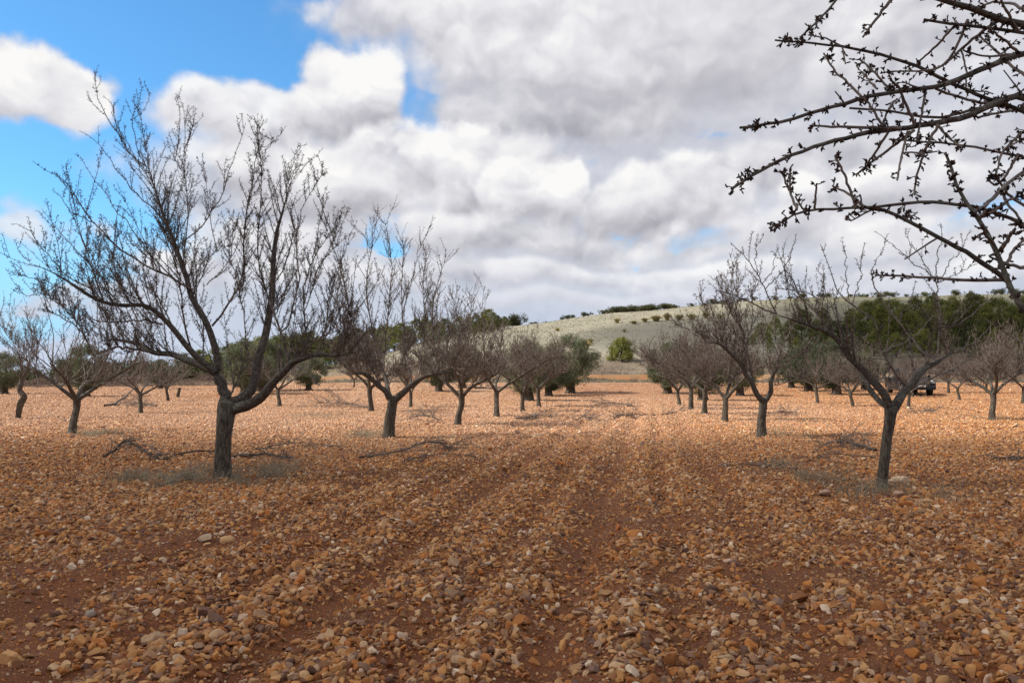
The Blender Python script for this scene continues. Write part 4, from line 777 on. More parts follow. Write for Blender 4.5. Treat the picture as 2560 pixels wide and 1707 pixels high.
AT = [  # px, py, prototype, scale, rotation, label
    (1143, 1062, 0, 1.0, .4, 'bare almond tree third in the left-hand row, straight short trunk'),
    (1242, 1042, 1, 1.0, 2.0, 'wide bare almond tree fourth in the left-hand row, low spreading fork'),
    (1306, 1028, 2, .9, 1.2, 'bare almond tree fifth in the left-hand row, in front of a dark olive trunk'),
    (1347, 1017, 3, .98, 4.0, 'farthest and slimmest bare almond tree of the left-hand row'),
    (1812, 1053, 2, 1.0, 3.0, 'bare almond tree third in the right-hand row, pale upright trunk'),
    (1761, 1035, 1, .98, 5.0, 'bare almond tree fourth in the right-hand row, before a thick olive trunk'),
    (1727, 1024, 3, 1.1, 1.0, 'thin bare almond tree fifth in the right-hand row'),
    (1699, 1013, 0, .85, 2.6, 'last and smallest bare almond tree of the right-hand row'),
    (180, 1085, 4, .98, 5.4, 'bare almond tree with a straight two-forked trunk at the left, dry grass beside it'),
    (352, 1033, 4, .80, .6, 'bare almond tree behind the long fallen limb on the left'),
    (420, 1003, 4, .85, 2.2, 'small far bare almond tree beside the black stump'),
    (700, 1017, 4, .9, 1.4, 'far bare almond tree with a pale trunk, right of the near left trunk'),
    (928, 1028, 3, 1.1, 3.3, 'bare almond tree half hidden behind the left limb of the second left-row tree'),
    (1027, 1018, 2, .85, 4.6, 'bare almond tree seen between the second and third left-row trees'),
    (2044, 1008, 4, .85, .2, 'bare almond tree between the two dark olive trunks on the right'),
    (2132, 1016, 0, .78, 3.6, 'bare almond tree just right of the right-hand olive trunk'),
    (2271, 1022, 4, .72, 3.1, 'bare almond tree in front of the dark pickup truck'),
    (2282, 993, 2, .75, 5.1, 'far thin bare almond tree close to the pickup bumper'),
    (2371, 983, 3, .95, .9, 'small far bare almond tree first to the right of the pickup truck'),
    (2399, 1001, 1, .8, 2.9, 'bare almond tree second to the right of the pickup truck'),
    (2467, 983, 0, .75, 4.3, 'small far bare almond tree behind the wide leaning tree at the right'),
    (2480, 1051, 3, 1.0, 5.9, 'wide low bare almond tree leaning right, near the right edge'),
    (2558, 1008, 1, .9, 1.1, 'bare almond tree cut by the right edge of the picture'),
    (885, 968, 3, .7, 1.3, 'tiny far bare tree on the field edge left of centre')]
used = set()
for (px, py, k, s, rz, lab) in AT:
    o = ALM[k] if k not in used else copy_tree(ALM[k]); used.add(k)
    o.location = put(px, py); o.rotation_euler = (0, 0, rz); o.scale = (s, s, s * 1.0); tag(o, lab, 'tree', 'almond trees')
# leaning kinked tree at the far left
root, _ = traced_tree('bare almond tree with a kinked leaning trunk at the left edge', (43, 1047), [(195, 1335), (215, 1210), (240, 1130), (285, 1085), (240, 1040), (215, 1010), (235, 940)],
    [([(230, 960), (235, 880), (280, 830), (310, 760), (350, 640)], 0, .4, .085, .022), ([(235, 900), (230, 800), (240, 700), (200, 560)], 0, -.4, .055, .018)],
    [([(350, 640), (370, 450), (340, 300), (270, 120)], .4, .6, .012, .004, 1.4, .8), ([(240, 700), (150, 560), (40, 430), (-60, 380)], -.3, -.8, .014, .004, 1.4, .8), ([(310, 760), (400, 600), (470, 400), (480, 250)], .3, 1.0, .014, .004, 1.4, .8),
     ([(280, 660), (200, 500), (130, 250), (90, 30)], 0, .3, .014, .004, 1.2, .8), ([(235, 880), (120, 780), (0, 700), (-150, 640)], 0, -1, .014, .004, 1.4, .8), ([(230, 750), (300, 520), (330, 350)], -.3, -.8, .012, .004, 1.4, .8), ([(200, 560), (60, 360), (0, 130)], -.4, 0, .012, .004, 1.4, .8)],
    51, 28, [.10, .09, .10, .12, .10, .09, .08], (0, 750, 4.48), grow=dict(bud=.02, spur=.09, rmin=.0046, sl=(.02, .06)), detail=.9)

# ------------------------------------------------------------------ leafy trees
def leaves(mb, c, size, n_rng, aspect=3.0, m=0, droop=0.0):
    """slender quads at points c"""
    n = len(c); d = n_rng.normal(size=(n, 3)); d[:, 2] = d[:, 2] - droop; d /= np.linalg.norm(d, axis=1, keepdims=True)
    e = np.cross(d, n_rng.normal(size=(n, 3))); e /= np.linalg.norm(e, axis=1, keepdims=True)
    l = size * n_rng.uniform(.6, 1.4, (n, 1)); w_ = l / aspect
    V = np.stack([c - d*l*.5, c + e*w_*.5, c + d*l*.5, c - e*w_*.5], 1).reshape(-1, 3)
    mb.raw(V, np.arange(n * 4).reshape(-1, 4), m)
def lobes(r, n, rx, rz, zc, lob):
    """centres of clumps over a crown"""
    a = r.uniform(0, 2*PI, n); z = r.uniform(-1, 1, n); q = np.sqrt(1 - z*z) * r.uniform(.55, 1, n)
    return np.stack([np.cos(a) * q * rx, np.sin(a) * q * rx, zc + z * rz], -1)
def crown_points(r, C, lob, per, shell=.5):
    pts = []
    for c in C:
        k = r.uniform(.6, 1.25); d = r.normal(size=(per, 3)); d /= np.linalg.norm(d, axis=1, keepdims=True)
        rad = lob * k * (shell + (1 - shell) * r.random((per, 1))) ; pts.append(c + d * rad * np.array([1, 1, .8]))
    return np.concatenate(pts)
def make_olive(seed, H=3.6, W=2.0):
    r = np.random.default_rng(seed); root = empty('olive_tree', (0, 0, 0)); mb = MB()
    trunk_mesh(mb, [(0, 0, -.15), (.05, 0, .35), (-.05, .05, .8), (0, 0, 1.25)], [.42, .30, .27, .22], seed, 14, 14)
    mb.build('trunk', M_WOOD, root)
    cm = MB()
    for i in range(7):
        a = r.uniform(0, 6.3); e = np.array([math.cos(a) * W * .6, math.sin(a) * W * .6, H * r.uniform(.5, .8)]); P = smooth([(0, 0, .9), e * .5 + (0, 0, .3), e], 8); cm.tube(P, np.linspace(.10, .03, 8), 5, 1)
    C = lobes(r, 46, W * .86, H * .40, H * .58, .5); pts = crown_points(r, C, .62, 620, .4)
    pts = pts[pts[:, 2] > .22 + .2 * r.random(len(pts))]
    leaves(cm, pts, .11, r, 3.2, 0); cm.build('crown', [M_OLIVE, M_WOOD], root)
    return root
OL = [make_olive(301, 3.7, 2.1), make_olive(302, 3.5, 2.0)]
OT = [(1426, 983, 0, 1.1, 0, 'dark olive tree at the right end of the left rows, beside the earth bank'),
      (1321, 1002, 1, .95, 1, 'olive tree with a black flared trunk behind the left-hand row of almonds'), (1372, 990, 0, .85, 2, 'olive tree just left of the dark one by the earth bank'),
      (1157, 970, 1, 1.0, 3, 'olive tree behind the third left-row almond'), (1098, 979, 0, .85, 4, 'olive tree with a pale stout trunk behind the second left-row almond'),
      (1756, 1001, 1, .95, 5, 'olive tree with a thick black trunk behind the right-hand row of almonds'), (1668, 984, 0, .95, .5, 'rounded olive tree at the left end of the right rows, foliage down to the ground'),
      (1850, 990, 1, .85, 1.5, 'low olive tree behind the second right-row almond'), (1979, 969, 0, .8, 2.5, 'smaller far olive tree left of the two dark olive trunks'), (2021, 978, 1, 1.0, 3.5, 'olive tree with the left one of two dark trunks on the right'),
      (2091, 987, 0, 1.0, 4.5, 'olive tree with the right one of two dark trunks on the right'), (2160, 975, 1, .8, 5.5, 'pale green olive tree left of the pickup truck'),
      (612, 986, 1, 1.05, .7, 'olive tree directly behind the right limb of the tallest almond'), (655, 978, 0, 1.0, 1.7, 'olive tree with a red-lit trunk, farther back beside the one behind the tallest almond'),
      (772, 976, 1, .75, 2.7, 'small round olive tree left of centre at the far field edge'), (213, 992, 0, .95, 3.7, 'pale green olive tree seen between the two left almonds'), (10, 985, 1, .9, 4.7, 'olive tree at the far left edge'),
      (400, 972, 1, .85, .3, 'far olive tree behind the small almond by the black stump')]
used = set()
for (px, py, k, s, rz, lab) in OT:
    o = OL[k] if k not in used else copy_tree(OL[k]); used.add(k)
    o.location = put(px, py); o.rotation_euler = (0, 0, rz); o.scale = (s, s, s); tag(o, lab, 'tree', 'olive trees among the almonds')
def make_pine(seed, H=6.0, W=1.9, bush=False):
    r = np.random.default_rng(seed); root = empty('pine_bush' if bush else 'pine_tree', (0, 0, 0)); mb = MB()
    mb.tube(smooth([(0, 0, -.2), (.05, 0, H*.4), (-.03, 0, H*.95)], 10), np.linspace(.14, .02, 10), 8); mb.build('trunk', M_WOOD, root)
    cm = MB(); C = []
    n = 70
    z0 = .06 if bush else .14
    for i in range(n):
        t = (i + .5) / n; z = z0 + (.97 - z0) * t
        ww = W * (min(1, (z - z0 + .16) / .22)) * (1 - t ** 2.6) ** .7 + .1
        a = i * 2.399 + r.normal(0, .3); q = r.uniform(.45, 1.0) * ww
        e = np.array([math.cos(a) * q, math.sin(a) * q, H * z + r.normal(0, .15)]); C.append(e)
        cm.tube([(0, 0, e[2] - .35 * q), e * (.5, .5, 1) - (0, 0, .1), e], [.04, .025, .01], 3, 1)
    pts = crown_points(r, np.array(C), (.40 if not bush else .5) * W / 1.9 + .1, 120, .3); pts = pts[pts[:, 2] > .05]
    leaves(cm, pts, .24, r, 4.5, 0, -.4); cm.build('crown', [M_PINE, M_WOOD], root)
    return root
PN = [make_pine(401, 5.5, 2.5), make_pine(402, 6.2, 2.3), make_pine(403, 4.6, 2.3)]
used = set(); rp = np.random.default_rng(5)
def pine_at(x, y, k, s, lab):
    o = PN[k] if k not in used else copy_tree(PN[k]); used.add(k)
    o.location = (x, y, hz(x, y)); o.rotation_euler = (0, 0, rp.uniform(0, 6)); o.scale = (s * rp.uniform(.9, 1.15), s * rp.uniform(.9, 1.15), s)
    tag(o, lab, 'pine tree', 'pine trees below and along the hill')
def pine_px(px, top, Y, k, lab):
    """pine standing at distance Y whose top shows at pixel row top"""
    x = (px - 1280) / F * Y; base = hz(x, Y); H = at(px, top, Y)[2] - base
    h0 = [5.5, 6.2, 4.6][k] * 1.03; pine_at(x, Y, k, H / h0, lab)
LP = [(575, 862, 150), (612, 852, 156), (650, 846, 148), (688, 842, 152), (735, 836, 150), (775, 833, 145), (815, 850, 158), (850, 838, 150), (890, 826, 160), (930, 822, 165), (965, 815, 160), (1000, 812, 168), (1040, 800, 172), (1075, 806, 165), (1110, 802, 170),
      (1150, 796, 178), (1190, 788, 182), (1222, 778, 186), (1262, 796, 190), (540, 868, 158), (500, 880, 165), (460, 886, 160)]
LP += [(px + 22, top - 3 + 9 * (i % 3), Y - 4) for i, (px, top, Y) in enumerate(LP[:18])]
for i, (px, top, Y) in enumerate(LP): pine_px(px, top - 6, Y, i % 3, 'pine tree in the belt left of the hill crest, behind the left rows')
RP = [(1880, 838, 122), (1905, 806, 128), (1940, 790, 132), (1975, 800, 120), (2005, 772, 130), (2040, 805, 118), (2060, 778, 128), (2095, 800, 120), (2125, 782, 126), (2150, 800, 114), (2172, 752, 128), (2205, 760, 118), (2235, 745, 128), (2262, 768, 116), (2290, 738, 130), (2322, 760, 118), (2352, 748, 126),
      (2385, 742, 122), (2412, 775, 113), (2440, 735, 128), (2470, 760, 118), (2500, 740, 126), (2530, 765, 115), (2560, 738, 122), (2600, 742, 124), (2640, 750, 120), (1925, 845, 114), (1990, 842, 112), (2075, 845, 110), (2185, 825, 110), (2240, 830, 109), (2310, 822, 110), (2370, 820, 109), (2450, 815, 109), (2500, 822, 108), (2580, 815, 108),
      (2200, 742, 150), (2330, 738, 154), (2430, 728, 156), (2060, 768, 152), (2130, 772, 148)]
for i, (px, top, Y) in enumerate(RP): pine_px(px, top, Y, (i * 2) % 3, 'pine tree on the shaded right slope, one of many behind the right-hand rows')
b = make_pine(411, 2.9, 1.75, True); p = put(1553, 903); b.location = p; tag(b, 'single round dark green pine bush alone on the bare hillside', 'bush')

def shrub(seed, w=1.2, h=1.0, n=16, m=None, leaf=.14):
    r = np.random.default_rng(seed); cm = MB(); C = np.stack([r.uniform(-w, w, n), r.uniform(-w*.6, w*.6, n), r.uniform(.2, .8, n) * h], -1)
    pts = crown_points(r, C, .42 * h, 130, .3); pts = pts[pts[:, 2] > 0]; leaves(cm, pts, leaf, r, 2.2)
    for c in C: cm.tube([(c[0]*.2, c[1]*.2, -.1), c * .6, c], [.03, .02, .008], 3, 1)
    return cm.build('shrub', [m or M_OAK, M_WOOD])
SH = [shrub(601), shrub(602, 1.4, 1.1, 18), shrub(603, .9, 1.2, 12)]
used = set(); rs = np.random.default_rng(12)
def shrub_at(x, y, s, lab, grp, k=None, sz=1.0):
    k = rs.integers(0, 3) if k is None else k
    o = SH[k] if k not in used else copy_tree(SH[k]); used.add(k)
    o.location = (x, y, hz(x, y) - .05); o.rotation_euler = (0, 0, rs.uniform(0, 6)); o.scale = (s, s, s * sz); tag(o, lab, 'shrub', grp)
for px in range(1185, 1300, 19): shrub_at((px + rs.normal(0, 9) - 1280) / F * 205, 205, rs.uniform(1.6, 2.6), 'rounded bronze green shrub on the low left part of the crest', 'shrubs on the left end of the crest')
for px in range(1300, 1520, 22): shrub_at((px + rs.normal(0, 9) - 1280) / F * 212, 212, rs.uniform(.5, 1.1), 'low shrub in the gap before the crest hedge', 'low shrubs on the middle of the crest')
for px in range(1528, 1690, 11): shrub_at((px + rs.normal(0, 9) - 1280) / F * 214, 214, rs.uniform(1.5, 2.0), 'dense dark shrub in the hedge on the hill crest above the bare slope', 'shrubs forming the hedge on the crest', sz=.8)
for px in range(1690, 2700, 26): shrub_at((px + rs.normal(0, 9) - 1280) / F * 212, 210 + rs.uniform(-4, 3), rs.uniform(.6, 1.4), 'olive green shrub on the crest above the shaded right slope', 'shrubs on the right part of the crest')
for px in range(190, 560, 30): shrub_at((px + rs.normal(0, 9) - 1280) / F * 122, 122 + rs.uniform(-4, 4), rs.uniform(2.0, 3.2), 'dark evergreen shrub behind the brush heap on the left', 'dark shrubs beyond the left field edge')
for px in range(-60, 190, 40): shrub_at((px + rs.normal(0, 9) - 1280) / F * 126, 126 + rs.uniform(-4, 4), rs.uniform(1.5, 2.6), 'greyish green shrub beyond the brush heap at the far left', 'shrubs at the far left field edge')

def tussock(seed, R=.9, H=.9, n=520):
    r = np.random.default_rng(seed); mb = MB(); a = r.uniform(0, 2*PI, n); q = r.random(n) * .35 * R; L = r.uniform(.7, 1.2, n) * H; o = r.uniform(.1, 1.0, n)
    for i in range(n):
        c, s = math.cos(a[i]), math.sin(a[i]); b0 = np.array([c*q[i], s*q[i], 0]); m1 = b0 + np.array([c, s, 0]) * o[i] * R * .35 + (0, 0, L[i]*.75); e = b0 + np.array([c, s, 0]) * o[i] * R + (0, 0, L[i] * (1 - .55*o[i]))
        mb.tube([b0, m1, e], [.020, .016, .004], 3)
    return mb.build('grass_tussock', M_ESPARTO)
TS = [tussock(701, .9, 1.25), tussock(702, 1.1, 1.15)]
TP = [(1543, 808, 1.3, 'yellowish grass tussock standing alone high on the bare hill'), (1585, 810, 1.1, 'yellowish grass tussock at the left end of the clump row under the crest hedge'), (1612, 806, 1.3, 'yellowish grass tussock second from the left under the crest hedge'), (1640, 804, 1.5, 'grass tussock third from the left under the crest hedge'),
      (1668, 802, 1.6, 'grass tussock fourth from the left under the crest hedge'), (1698, 800, 1.5, 'grass tussock at the right end of the row under the crest hedge'), (1561, 831, 1.0, 'small pale tussock in the middle of the bare slope'), (1394, 828, 1.0, 'small brownish tussock at the left of the bare slope'),
      (1427, 871, 1.3, 'left one of two big tussocks at the foot of the bare slope'), (1462, 874, 1.6, 'right one of two big tussocks at the foot of the bare slope'), (1476, 858, 1.0, 'tussock just above the two big tussocks'), (1385, 868, 1.3, 'tussock behind the top of the left-row olive'), (1330, 872, 1.4, 'tussock seen through the twigs of the left row'),
      (1730, 800, 1.5, 'tussock seen above the right row, left of the pines'), (1765, 796, 1.5, 'pale tussock in the twigs of the right row'), (1800, 798, 1.5, 'tussock behind the crown of the right row, near the pines')]
used_t = set()
for i, (px, py, s, lab) in enumerate(TP):
    k = i % 2; o = TS[k] if k not in used_t else copy_tree(TS[k]); used_t.add(k)
    s *= .72; o.location = put(px, py); o.scale = (s * (1 + .25 * math.sin(i * 7)), s, s * (.9 + .2 * math.sin(i * 5))); o.rotation_euler = (0, 0, i); tag(o, lab, 'grass tussock', 'esparto tussocks on the hill')

# small dry tufts over the hill and scrub at its foot: uncountable
def hill_cover():
    r = np.random.default_rng(31); mb = MB(); n = 36000
    y = np.where(r.random(n) < .14, r.uniform(85.7, 87.0, n), r.uniform(88.5, 216, n)); x = (r.uniform(-.34, .75, n)) * y; z = height(x, y); s = r.uniform(.05, .17, n) * (1 + .8 * (y < 112))
    keep = (x > -.22 * y - 1) & ((fbm(x * .15, y * .15, 3) > .42) | (y < 87.5)); x, y, z, s = x[keep], y[keep], z[keep], s[keep]
    for _ in range(5): leaves(mb, np.stack([x + r.normal(0, .08, len(x)), y + r.normal(0, .08, len(x)), z + s * .4], -1), .20, r, 3.0, 0, -.8)
    tag(mb.build('dry_grass', M_WEED), 'grey dry grass and low scrub covering the hillside', 'dry grass', kind='stuff')
    mb = MB(); n = 12000
    y = 86.2 + 22 * r.random(n) ** 1.5; x = r.uniform(-.2, .72, n) * y; k = fbm(x * .25 + 9, y * .25, 3) > .47; x, y = x[k], y[k]; z = height(x, y)
    hh = np.where(x > 30, 1.0, .35) * r.uniform(.4, 1.2, len(x))
    for i in range(len(x)):
        d = r.normal(0, .25, 2); mb.tube([(x[i], y[i], z[i]), (x[i] + d[0] * .6, y[i] + d[1] * .6, z[i] + hh[i] * .6), (x[i] + d[0] * 1.6, y[i] + d[1] * 1.6, z[i] + hh[i])], [.016, .012, .006], 3)
    tag(mb.build('scrub', M_STRAW), 'brown leafless scrub above the orange earth bank', 'scrub', kind='stuff')
hill_cover()
# brush heap along the left field edge
def brush():
    r = np.random.default_rng(41); mb = MB(); n = 5200; p0 = put(-60, 968); p1 = put(600, 962)
    for i in range(n):
        t = r.random(); c = p0 + (p1 - p0) * t; hgt = 1.15 + .35 * math.sin(t * 23) + .25 * math.sin(t * 61); L = r.uniform(.3, 1.3)
        c = np.array([c[0] + r.normal(0, .4), c[1] + r.normal(0, 1.1), hz(c[0], c[1]) + r.random() ** 1.2 * hgt])
        a = r.uniform(0, 2*PI); d = np.array([math.cos(a), math.sin(a) * .6, r.normal(.1, .35)]) * L
        mb.tube([c - d*.5, c + r.normal(0, .06, 3), c + d*.5], [.014, .012, .005], 3)
    tag(mb.build('brush_pile', M_STRAW), 'long heap of pruned branches along the left edge of the field', 'brush pile')
brush()
# dry weeds round the trunks
def weeds(name, lab, spots, n, seed, hmax=.16):
    r = np.random.default_rng(seed); mb = MB()
    for (px0, px1, py0, py1, k) in spots:
        a = put((px0 + px1) / 2, py1); b = put((px0 + px1) / 2, py0); xl = put(px0, (py0 + py1) / 2)[0]; xr = put(px1, (py0 + py1) / 2)[0]
        m = int(n * k); x = r.normal((xl + xr) / 2, (xr - xl) * .24, m); y = r.normal((a[1] + b[1]) / 2, (b[1] - a[1]) * .26, m); kk = fbm(x * 4, y * 4, 2) > .50; x, y = x[kk], y[kk]; z = height(x, y)
        for i in range(len(x)):
            h = hmax * r.uniform(.3, 1.2); d = r.normal(0, .45 * h, 2); e = np.array([x[i] + d[0], y[i] + d[1], z[i] + h])
            mb.tube([(x[i], y[i], z[i]), (x[i] + d[0]*.4, y[i] + d[1]*.4, z[i] + h*.6), e], [.0022, .0018, .0010], 3)
            if r.random() < .5: leaves(mb, e[None] + r.normal(0, .006, (3, 3)), .014, r, 1.6)
    tag(mb.build(name, M_WEED), lab, 'dry grass', kind='stuff')
weeds('dry_grass', 'grey dry weeds with pale seed heads round the foot of the almond trunks',
      [(420, 560, 1165, 1225, .8), (560, 780, 1160, 1222, 1.2), (280, 420, 1185, 1215, .35), (850, 960, 1080, 1102, .5), (180, 320, 1078, 1096, .7), (1860, 2060, 1078, 1100, .5), (1900, 2140, 1160, 1225, .8), (2100, 2400, 1215, 1262, .6), (700, 900, 1035, 1050, .5), (2420, 2560, 1040, 1060, .3)], 1700, 61, .17)

# ------------------------------------------------------------------ fallen branches
def fallen(label, pts, seed, r0=.02, r1=.004, twigs=12, tl=.5, cat='branch', lift=.03):
    """pts: (px, py, height above ground)"""
    r = np.random.default_rng(seed); W = []
    for (px, py, h) in pts: p = put(px, py); p[2] += h + lift; W.append(p)
    W = np.array(W); base = W[0].copy(); base[2] = hz(*base[:2]); o_ = empty('fallen_branch', base); tag(o_, label, cat, 'pruned branches lying on the ground')
    lm = MB(); P = resample(W - base, 22); P += r.normal(0, .006, P.shape); R = np.linspace(r0, r1, 22); lm.tube(P, R, 7); lm.build('limb', M_LIMB, o_)
    cm = MB(); G = Grower(seed, cm, rmin=.0035, spur=.07, bud=.013, up=.1, budn=(1, 2))
    for i in range(twigs):
        t = r.uniform(.1, 1); q0 = P[int(t * 21)]; T = P[min(int(t*21)+1, 21)] - P[int(t*21)-1]; T /= np.linalg.norm(T) + 1e-9
        d = T * .7 + r.normal(0, .7, 3) * (1, 1, .45) + (0, 0, .12); q, qr = G.shoot(q0, d, r.uniform(.3, 1.0) * tl, 6, .16, -.03, .008)
        q[:, 2] = np.maximum(q[:, 2], .02); cm.tube(q, qr, 4); G.spurs(q, .1, .8)
        for j in range(3):
            a = q[r.integers(1, 5)]; u, ur = G.shoot(a, d * .5 + r.normal(0, .7, 3) * (1, 1, .5), r.uniform(.1, .35) * tl, 4, .15, 0, .005); u[:, 2] = np.maximum(u[:, 2], .015); cm.tube(u, ur, 3); G.spurs(u, .1, .8)
    cm.build('twigs', [M_TWIG, M_BUD], o_)
fallen('dark bent fallen branch propped up like a tent, left of the nearest trunk', [(258, 1146, 0), (285, 1147, .14), (312, 1148, .33), (350, 1150, .18), (395, 1152, .0)], 801, .024, .008, 34, .5)
fallen('long thin fallen branch lying between the bent branch and the nearest trunk', [(545, 1138, .05), (490, 1140, .07), (440, 1144, .04), (410, 1152, .0), (385, 1150, .02)], 802, .015, .007, 16, .4)
fallen('dark twiggy branch lying right of the nearest left trunk', [(580, 1146, .01), (620, 1146, .03), (660, 1144, .05), (710, 1148, .02), (730, 1152, 0)], 803, .026, .008, 28, .4)
fallen('thin branch with an upright shoot behind the dry weeds', [(640, 1130, .02), (690, 1122, .05), (750, 1116, .06), (830, 1120, .03)], 804, .013, .004, 14, .7)
fallen('long bare branch curving over the gravel between the two left-row trees and the track', [(900, 1150, .02), (960, 1142, .03), (1010, 1136, .06), (1060, 1125, .14), (1120, 1120, .08), (1170, 1122, .04)], 805, .016, .005, 34, .9)
fallen('low branch lying behind the long bare one in front of the second left-row tree', [(1010, 1160, .02), (1070, 1145, .03), (1140, 1142, .03), (1190, 1146, .0)], 806, .012, .004, 14, .5)
fallen('spiky heap-like branch at the foot of the third left-row tree', [(1105, 1058, .05), (1080, 1056, .15), (1050, 1055, .2), (1025, 1052, .1)], 807, .02, .005, 30, .9)
fallen('pale fallen limb with a raised stub beside the trunk on the far left', [(262, 1017, .02), (288, 1015, .05), (296, 1009, .12), (312, 1004, .2), (330, 992, .45), (350, 984, .6)], 808, .07, .02, 6, .8)
fallen('twiggy branch heap between the pale limb and the small almond on the far left', [(390, 1022, .1), (365, 1019, .15), (340, 1018, .12), (310, 1014, .1)], 809, .03, .006, 40, 1.3)
fallen('spreading branch heap lying in the sunlit gravel left of the second left-row tree', [(920, 1022, .05), (880, 1020, .15), (840, 1017, .2), (790, 1015, .1)], 810, .03, .006, 50, 1.5)
fallen('branch tangle on the sunlit gravel left of the tyre tracks', [(1290, 1052, .05), (1340, 1048, .1), (1400, 1050, .1)], 811, .022, .005, 34, 1.0)
fallen('small branch tangle on the tyre tracks in the middle distance', [(1440, 1056, .05), (1462, 1048, .1), (1490, 1052, .05)], 812, .02, .005, 22, 1.0)
fallen('wide branch tangle on the gravel right of the tyre tracks', [(1640, 1042, .05), (1590, 1044, .1), (1540, 1048, .05)], 813, .02, .005, 34, 1.0)
fallen('far branch heap where the red earth begins, centre', [(1580, 1018, .05), (1540, 1016, .15), (1490, 1014, .1)], 814, .03, .006, 40, 1.4)
fallen('branch lying behind the third right-row tree, pointing up to the right', [(1655, 1040, .02), (1690, 1036, .05), (1715, 1025, .2)], 815, .025, .006, 14, .7)
fallen('dark branch lying left of the near right trunk with twigs standing up', [(2190, 1130, .02), (2140, 1118, .04), (2105, 1112, .06), (2090, 1122, .1)], 816, .028, .008, 34, 1.0)
fallen('thin straight branch on the gravel left of the near right trunk', [(2190, 1148, .01), (2130, 1144, .02), (2060, 1142, .03), (2030, 1148, 0)], 817, .012, .004, 12, .5)
fallen('long thin branch lying on the stones in front of the second right-row tree', [(1960, 1168, .06), (1945, 1170, .01), (1890, 1168, .01), (1830, 1167, .01), (1790, 1172, .01)], 818, .012, .004, 12, .4)
fallen('branch tangle behind the near right trunk', [(2340, 1030, .05), (2300, 1036, .1), (2265, 1034, .05)], 819, .02, .005, 26, .8)
fallen('branch tangle right of the second right-row tree', [(1990, 1035, .05), (1960, 1040, .1), (1925, 1036, .05)], 820, .02, .005, 28, .8)
fallen('short dark branch lying right of the near right trunk, at the right edge', [(2560, 1152, .02), (2530, 1150, .03), (2490, 1152, .02)], 821, .02, .006, 10, .5)
fallen('thin grey stick lying flat on the stones at lower left of the nearest trunk', [(395, 1222, .01), (440, 1214, .02), (480, 1206, .02)], 822, .008, .004, 4, .3)
# black stump
def stump():
    p = put(444, 993); o = empty('tree_stump', p); tag(o, 'short black cut stump standing on the field beside the small far almond', 'stump'); mb = MB()
    trunk_mesh(mb, [(0, 0, -.1), (.03, 0, .2), (.10, 0, .45), (.12, 0, .62)], [.14, .11, .10, .10], 5, 12, 12)
    mb.build('trunk', M_WOOD, o); tmp = MB(); tmp.tube([(.12, 0, .60), (.12, 0, .672)], [.085, .08], 12)
    tmp.build('cut_top', M_TWIG, o)
stump()

